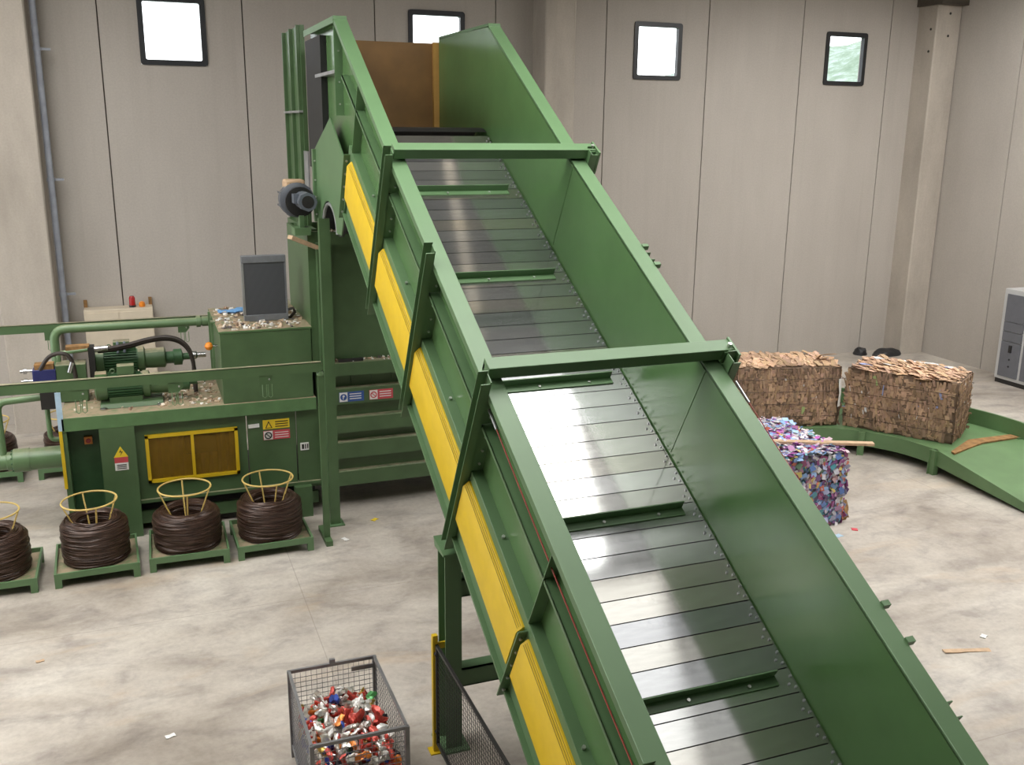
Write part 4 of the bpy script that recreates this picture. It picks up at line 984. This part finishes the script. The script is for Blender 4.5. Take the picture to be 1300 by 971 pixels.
# ================================================================ BALES
def bale(name, org, ux, L, Wd, H, z0, label, seed, kind):
    ux = Vector((ux[0], ux[1], 0)).normalized(); uy = Vector((-ux.y, ux.x, 0))
    t = thing(name, (org[0], org[1], z0), label, 'bale')
    T = lambda p: Vector((org[0], org[1], z0)) + ux*p[0] + uy*p[1] + Vector((0, 0, p[2]))
    r2 = random.Random(seed)
    def brown():
        k = r2.uniform(.70, 1.10); return (.45*k, .295*k*r2.uniform(.95, 1.05), .190*k*r2.uniform(.9, 1.12))
    # core: gridded box, surface pushed in and out
    mb = MB(T); st = .07
    def face(o, a, b, la, lb, nrm):
        na, nb_ = int(la/st), int(lb/st); vs = []
        for j in range(nb_+1):
            for i in range(na+1):
                p = Vector(o) + Vector(a)*(la*i/na) + Vector(b)*(lb*j/nb_)
                edge = min(i, na-i, j, nb_-j) == 0
                d = (mnoise.noise(p*3.0+Vector((seed*5, 0, 0)))*.03 + mnoise.noise(p*9+Vector((0, seed, 0)))*.016) if not edge else -.02
                vs.append(p + Vector(nrm)*d)
        for j in range(nb_):
            for i in range(na):
                c = tuple(x*.42 for x in (.45, .30, .20)) if kind == 'card' else (r2.uniform(.1, .3),)*3
                q = [j*(na+1)+i, j*(na+1)+i+1, (j+1)*(na+1)+i+1, (j+1)*(na+1)+i]
                mb.add([vs[k] for k in q], [(0, 1, 2, 3)], c)
    face((0, 0, 0), (1, 0, 0), (0, 0, 1), L, H, (0, -1, 0)); face((L, Wd, 0), (-1, 0, 0), (0, 0, 1), L, H, (0, 1, 0))
    face((L, 0, 0), (0, 1, 0), (0, 0, 1), Wd, H, (1, 0, 0)); face((0, Wd, 0), (0, -1, 0), (0, 0, 1), Wd, H, (-1, 0, 0))
    face((0, 0, H), (1, 0, 0), (0, 1, 0), L, Wd, (0, 0, 1)); face((0, Wd, .012), (1, 0, 0), (0, -1, 0), L, Wd, (0, 0, -1))
    mb.build('core', 'cardboard' if kind == 'card' else 'plastic_scrap', t)
    fl = MB(T)
    def quad(p, a, b, nrm, w, h, tilt, th, col):
        a, b, nrm = Vector(a), Vector(b), Vector(nrm); b2 = (b + nrm*tilt).normalized(); q = []
        bend_ = r2.uniform(-.3, .3)*h
        for i, j in ((-.5, 0), (.5, 0), (.5, .5), (-.5, .5), (.5, 1), (-.5, 1)):
            q.append(p + a*(w*i*(1+r2.uniform(-.2, .2))) + b2*(h*j) + nrm*(bend_*.3 if j == .5 else 0))
        n6 = [v - nrm*th for v in q]
        fl.add(q+n6, [(0, 1, 2, 3), (3, 2, 4, 5), (9, 8, 7, 6), (11, 10, 8, 9), (0, 6, 7, 1), (5, 4, 10, 11), (1, 7, 8, 2), (2, 8, 10, 4), (0, 3, 9, 6), (3, 5, 11, 9)], col)
    F = [((0, 0, 0), (1, 0, 0), (0, 0, 1), L, H, (0, -1, 0)), ((L, Wd, 0), (-1, 0, 0), (0, 0, 1), L, H, (0, 1, 0)), ((L, 0, 0), (0, 1, 0), (0, 0, 1), Wd, H, (1, 0, 0)), ((0, Wd, 0), (0, -1, 0), (0, 0, 1), Wd, H, (-1, 0, 0)), ((0, 0, H), (1, 0, 0), (0, 1, 0), L, Wd, (0, 0, 1))]
    if kind == 'card':
        for fi, (o, a, b, la, lb, nrm) in enumerate(F):
            top = fi == 4
            for _ in range(int(la*lb*(260 if top else 620))):
                u, v = r2.uniform(.01, .97), r2.uniform(.0, .90)
                p = Vector(o)+Vector(a)*la*u+Vector(b)*lb*v
                if top: w, h, tl = r2.uniform(.03, .12), r2.uniform(.06, .26), r2.uniform(-.05, .35)
                elif r2.random() < .22: w, h, tl = r2.uniform(.04, .16), r2.uniform(.02, .07), r2.uniform(-.06, .10)
                else: w, h, tl = r2.uniform(.010, .055), r2.uniform(.04, .20), r2.uniform(-.06, .12)
                h = min(h, (lb*(1-v))*.95)
                c = brown()
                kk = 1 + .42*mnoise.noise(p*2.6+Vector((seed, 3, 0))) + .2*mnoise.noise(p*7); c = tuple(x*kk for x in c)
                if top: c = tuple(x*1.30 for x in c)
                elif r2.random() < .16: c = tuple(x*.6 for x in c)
                z_ = r2.random()
                if z_ < .012: c = (.7, .7, .72); w *= .7; h = min(h, .09)
                elif z_ < .015: c = (.35, .45, .18)
                elif z_ < .020: c = (.3, .35, .6)
                ang = r2.uniform(-.2, .2) + .55*mnoise.noise(p*2.0+Vector((0, seed, 9))) if not top else r2.uniform(-.9, .9)
                a2 = (Vector(a)*math.cos(ang) + Vector(b)*math.sin(ang)); b2 = (Vector(b)*math.cos(ang) - Vector(a)*math.sin(ang))
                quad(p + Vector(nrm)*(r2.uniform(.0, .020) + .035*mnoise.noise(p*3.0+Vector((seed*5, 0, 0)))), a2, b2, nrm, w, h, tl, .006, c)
    else:
        pal = [(.62, .60, .66), (.75, .73, .76), (.62, .62, .70), (.14, .24, .55), (.24, .40, .70), (.30, .46, .74), (.36, .10, .30), (.50, .28, .46), (.26, .07, .16), (.60, .16, .10), (.10, .32, .38), (.62, .50, .16), (.10, .08, .16), (.60, .38, .40), (.16, .26, .18), (.22, .12, .30), (.40, .42, .60)]
        for fi, (o, a, b, la, lb, nrm) in enumerate(F):
            top = fi == 4
            for _ in range(int(la*lb*1000)):
                u, v = r2.uniform(.0, 1.0), r2.uniform(.0, .95)
                p = Vector(o)+Vector(a)*la*u+Vector(b)*lb*v; ang = r2.uniform(0, 6.28)
                a2 = (Vector(a)*math.cos(ang) + Vector(b)*math.sin(ang)); b2 = (Vector(b)*math.cos(ang) - Vector(a)*math.sin(ang))
                c = r2.choice(pal[:2] + [(.5, .12, .48), (.3, .48, .8), (.6, .45, .5)] if top and r2.random() < .6 else pal)
                k = r2.uniform(.7, 1.2)
                quad(p + Vector(nrm)*r2.uniform(.0, .05), a2, b2, nrm, r2.uniform(.025, .10), r2.uniform(.025, .11), r2.uniform(-.6, .6), .005, tuple(min(1, x*k) for x in c))
    tag(fl.build('pressed_scraps', 'cardboard' if kind == 'card' else 'plastic_scrap', t), kind='stuff')
    # baling wires along the length
    for k in range(4):
        z = H*(.18+.21*k)
        MB(T).tube([(-.03, -.035, z), (L+.03, -.035, z), (L+.03, Wd+.035, z), (-.03, Wd+.035, z)], .004, 5, closed=True).build('baling_wire', 'annealed_wire', t)
    return t
bale('cardboard_bale', (12.57, 11.99), (.836, .549), 1.05, 1.84, 1.06, .405, 'brown cardboard bale with loose white papers on top, nearer the ramp', 3, 'card')
bale('cardboard_bale', (9.62, 14.02), (.97, -.243), 1.90, 1.05, 1.08, .405, 'brown cardboard bale with torn upright layers, further along the chute', 4, 'card')
bale('plastic_bale', (8.13, 10.62), (1, 0.02), 1.08, 1.72, 1.08, .02, 'colourful bale of pressed plastic packaging on the floor beside the conveyor', 5, 'plast')
# loose papers on the bale
rp = random.Random(5)
def card_piece(name, p, w, l, rz, mat, label, cat, group=None, tilt=.1, th=.008):
    mb = MB(); nx_ = 4; vs = []
    for i in range(nx_+1):
        for s2 in (-.5, .5): vs.append((l*(i/nx_-.5), w*s2*(1+.15*math.sin(i*2)), .02*math.sin(i*1.7+w*50)*tilt*4+th))
    n = len(vs); vs += [(x, y, z-th) for x, y, z in vs]
    fs = [(2*i, 2*i+2, 2*i+3, 2*i+1) for i in range(nx_)]; fs += [tuple(n+q for q in reversed(f)) for f in fs]
    fs += [(2*i, n+2*i, n+2*i+2, 2*i+2) for i in range(nx_)] + [(2*i+1, 2*i+3, n+2*i+3, n+2*i+1) for i in range(nx_)] + [(0, 1, n+1, n), (2*nx_, n+2*nx_, n+2*nx_+1, 2*nx_+1)]
    mb.add(vs, fs); o = mb.build(name, mat); o.location = p; o.rotation_euler = (tilt*.5, tilt, rz); return tag(o, label, cat, group)
for x, y, w, l, rz in ((12.35, 13.35, .16, .34, .4), (12.9, 13.35, .07, .42, -.5), (13.05, 13.2, .06, .40, -.6), (12.75, 13.0, .10, .2, .2), (12.55, 13.75, .12, .4, -.2), (13.2, 12.85, .1, .14, 1)):
    card_piece('paper_sheet', (x, y, 1.50), w, l, rz, 'white_card', 'white paper strip lying on the nearer cardboard bale', 'paper', 'white papers on the cardboard bale')
card_piece('paper_strip', (11.42, 13.52, 1.02), .09, .5, 0, 'white_card', 'long white strip hanging down between the cardboard bales', 'paper').rotation_euler = (0, R(88), R(-60))
card_piece('cardboard_flap', (11.35, 14.0, 1.56), .22, .5, 2.4, 'wood_pale', 'upturned cardboard flap on the further bale', 'cardboard', tilt=.5)
pk = MB(); pk.obox((8.25, 11.24, 1.16), (9.66, 10.62, 1.16), .11, .035); tag(pk.build('wooden_plank', 'wood_pale'), 'pale wooden plank lying across the colourful plastic bale', 'plank')
lump('cardboard_lump', 9.36, 10.86, .16, .16, .30, 'rust', 'brown crumpled lump at the foot of the colourful bale', 'lump', 9, .5)
# litter on the floor and scraps on the machine
for x, y, w, l, rz, mt_, lb in ((-.07, 8.55, .05, .09, .3, 'white_card', 'white paper scrap alone on the open floor before the coils'), (8.57, 7.38, .06, .09, .5, 'white_card', 'white paper scrap on the floor right of the conveyor'),
        (8.15, 7.2, .07, .55, -.25, 'wood_pale', 'thin wooden splinter on the floor right of the conveyor'), (9.25, 10.36, .08, .09, 1, 'red_print', 'dark red scrap on the floor near the colourful bale'),
        (8.88, 10.25, .08, .12, .2, 'light_blue', 'pale blue scrap at the foot of the colourful bale'), (2.36, 12.45, .06, .12, 2.0, 'white_card', 'white scrap on the floor beside the rail post'),
        (-1.3, 10.4, .04, .08, .2, 'wood_pale', 'tan scrap on the open floor near the outermost coil stand'), (2.9, 13.0, .06, .10, .7, 'yellow_print', 'yellow scrap on the floor under the conveyor')):
    card_piece('floor_scrap', (x, y, .002), w, l, rz, mt_, lb, 'scrap', tilt=.03)
sc = MB(); rs = random.Random(3)
def scatter(n, x0, x1, y0, y1, z, cols_, size, fz=lambda x, y: True):
    for _ in range(n):
        x, y = rs.uniform(x0, x1), rs.uniform(y0, y1)
        if not fz(x, y): continue
        a = rs.uniform(0, 6.3); s2 = rs.uniform(.4, 1)*size; c = rs.choice(cols_); h = rs.uniform(.004, .02)
        pts = [(x+s2*rs.uniform(.6, 1)*math.cos(a+t), y+s2*rs.uniform(.6, 1)*math.sin(a+t), z) for t in (0, 1.3, 2.7, 4.2)]
        top = [(px, py, pz+h*rs.uniform(.4, 2.2)) for px, py, pz in pts]
        sc.add(pts+top, [(3, 2, 1, 0), (4, 5, 6, 7), (0, 1, 5, 4), (1, 2, 6, 5), (2, 3, 7, 6), (3, 0, 4, 7)], c)
tan = [(.62, .48, .35), (.72, .62, .52), (.45, .33, .22), (.8, .78, .75), (.3, .2, .14), (.12, .1, .1), (.85, .85, .85)]
scatter(320, 1.0, 2.15, 13.6, 15.35, 2.786, tan, .05, lambda x, y: not (1.3 < x < 2.0 and 14.1 < y < 14.5))
tag(sc.build('tank_scraps', 'plastic_scrap'), 'paper and cardboard scraps littering the top of the oil tank', 'scraps', kind='stuff')
sc = MB(); scatter(420, -1.0, .92, 13.62, 15.35, 1.771, tan[:5], .04, lambda x, y: x > .1 or rs.random() < .35)
tag(sc.build('deck_scraps', 'plastic_scrap'), 'brown scraps and dust heaps on the press deck', 'scraps', kind='stuff')
sc = MB(); scatter(90, 2.44, 3.0, 13.40, 13.58, 4.102, tan, .05)
scatter(60, 2.32, 3.3, 13.45, 13.6, 2.262, tan, .03)
tag(sc.build('hopper_scraps', 'plastic_scrap'), 'scraps lying on the hopper beam below the head drum', 'scraps', kind='stuff')
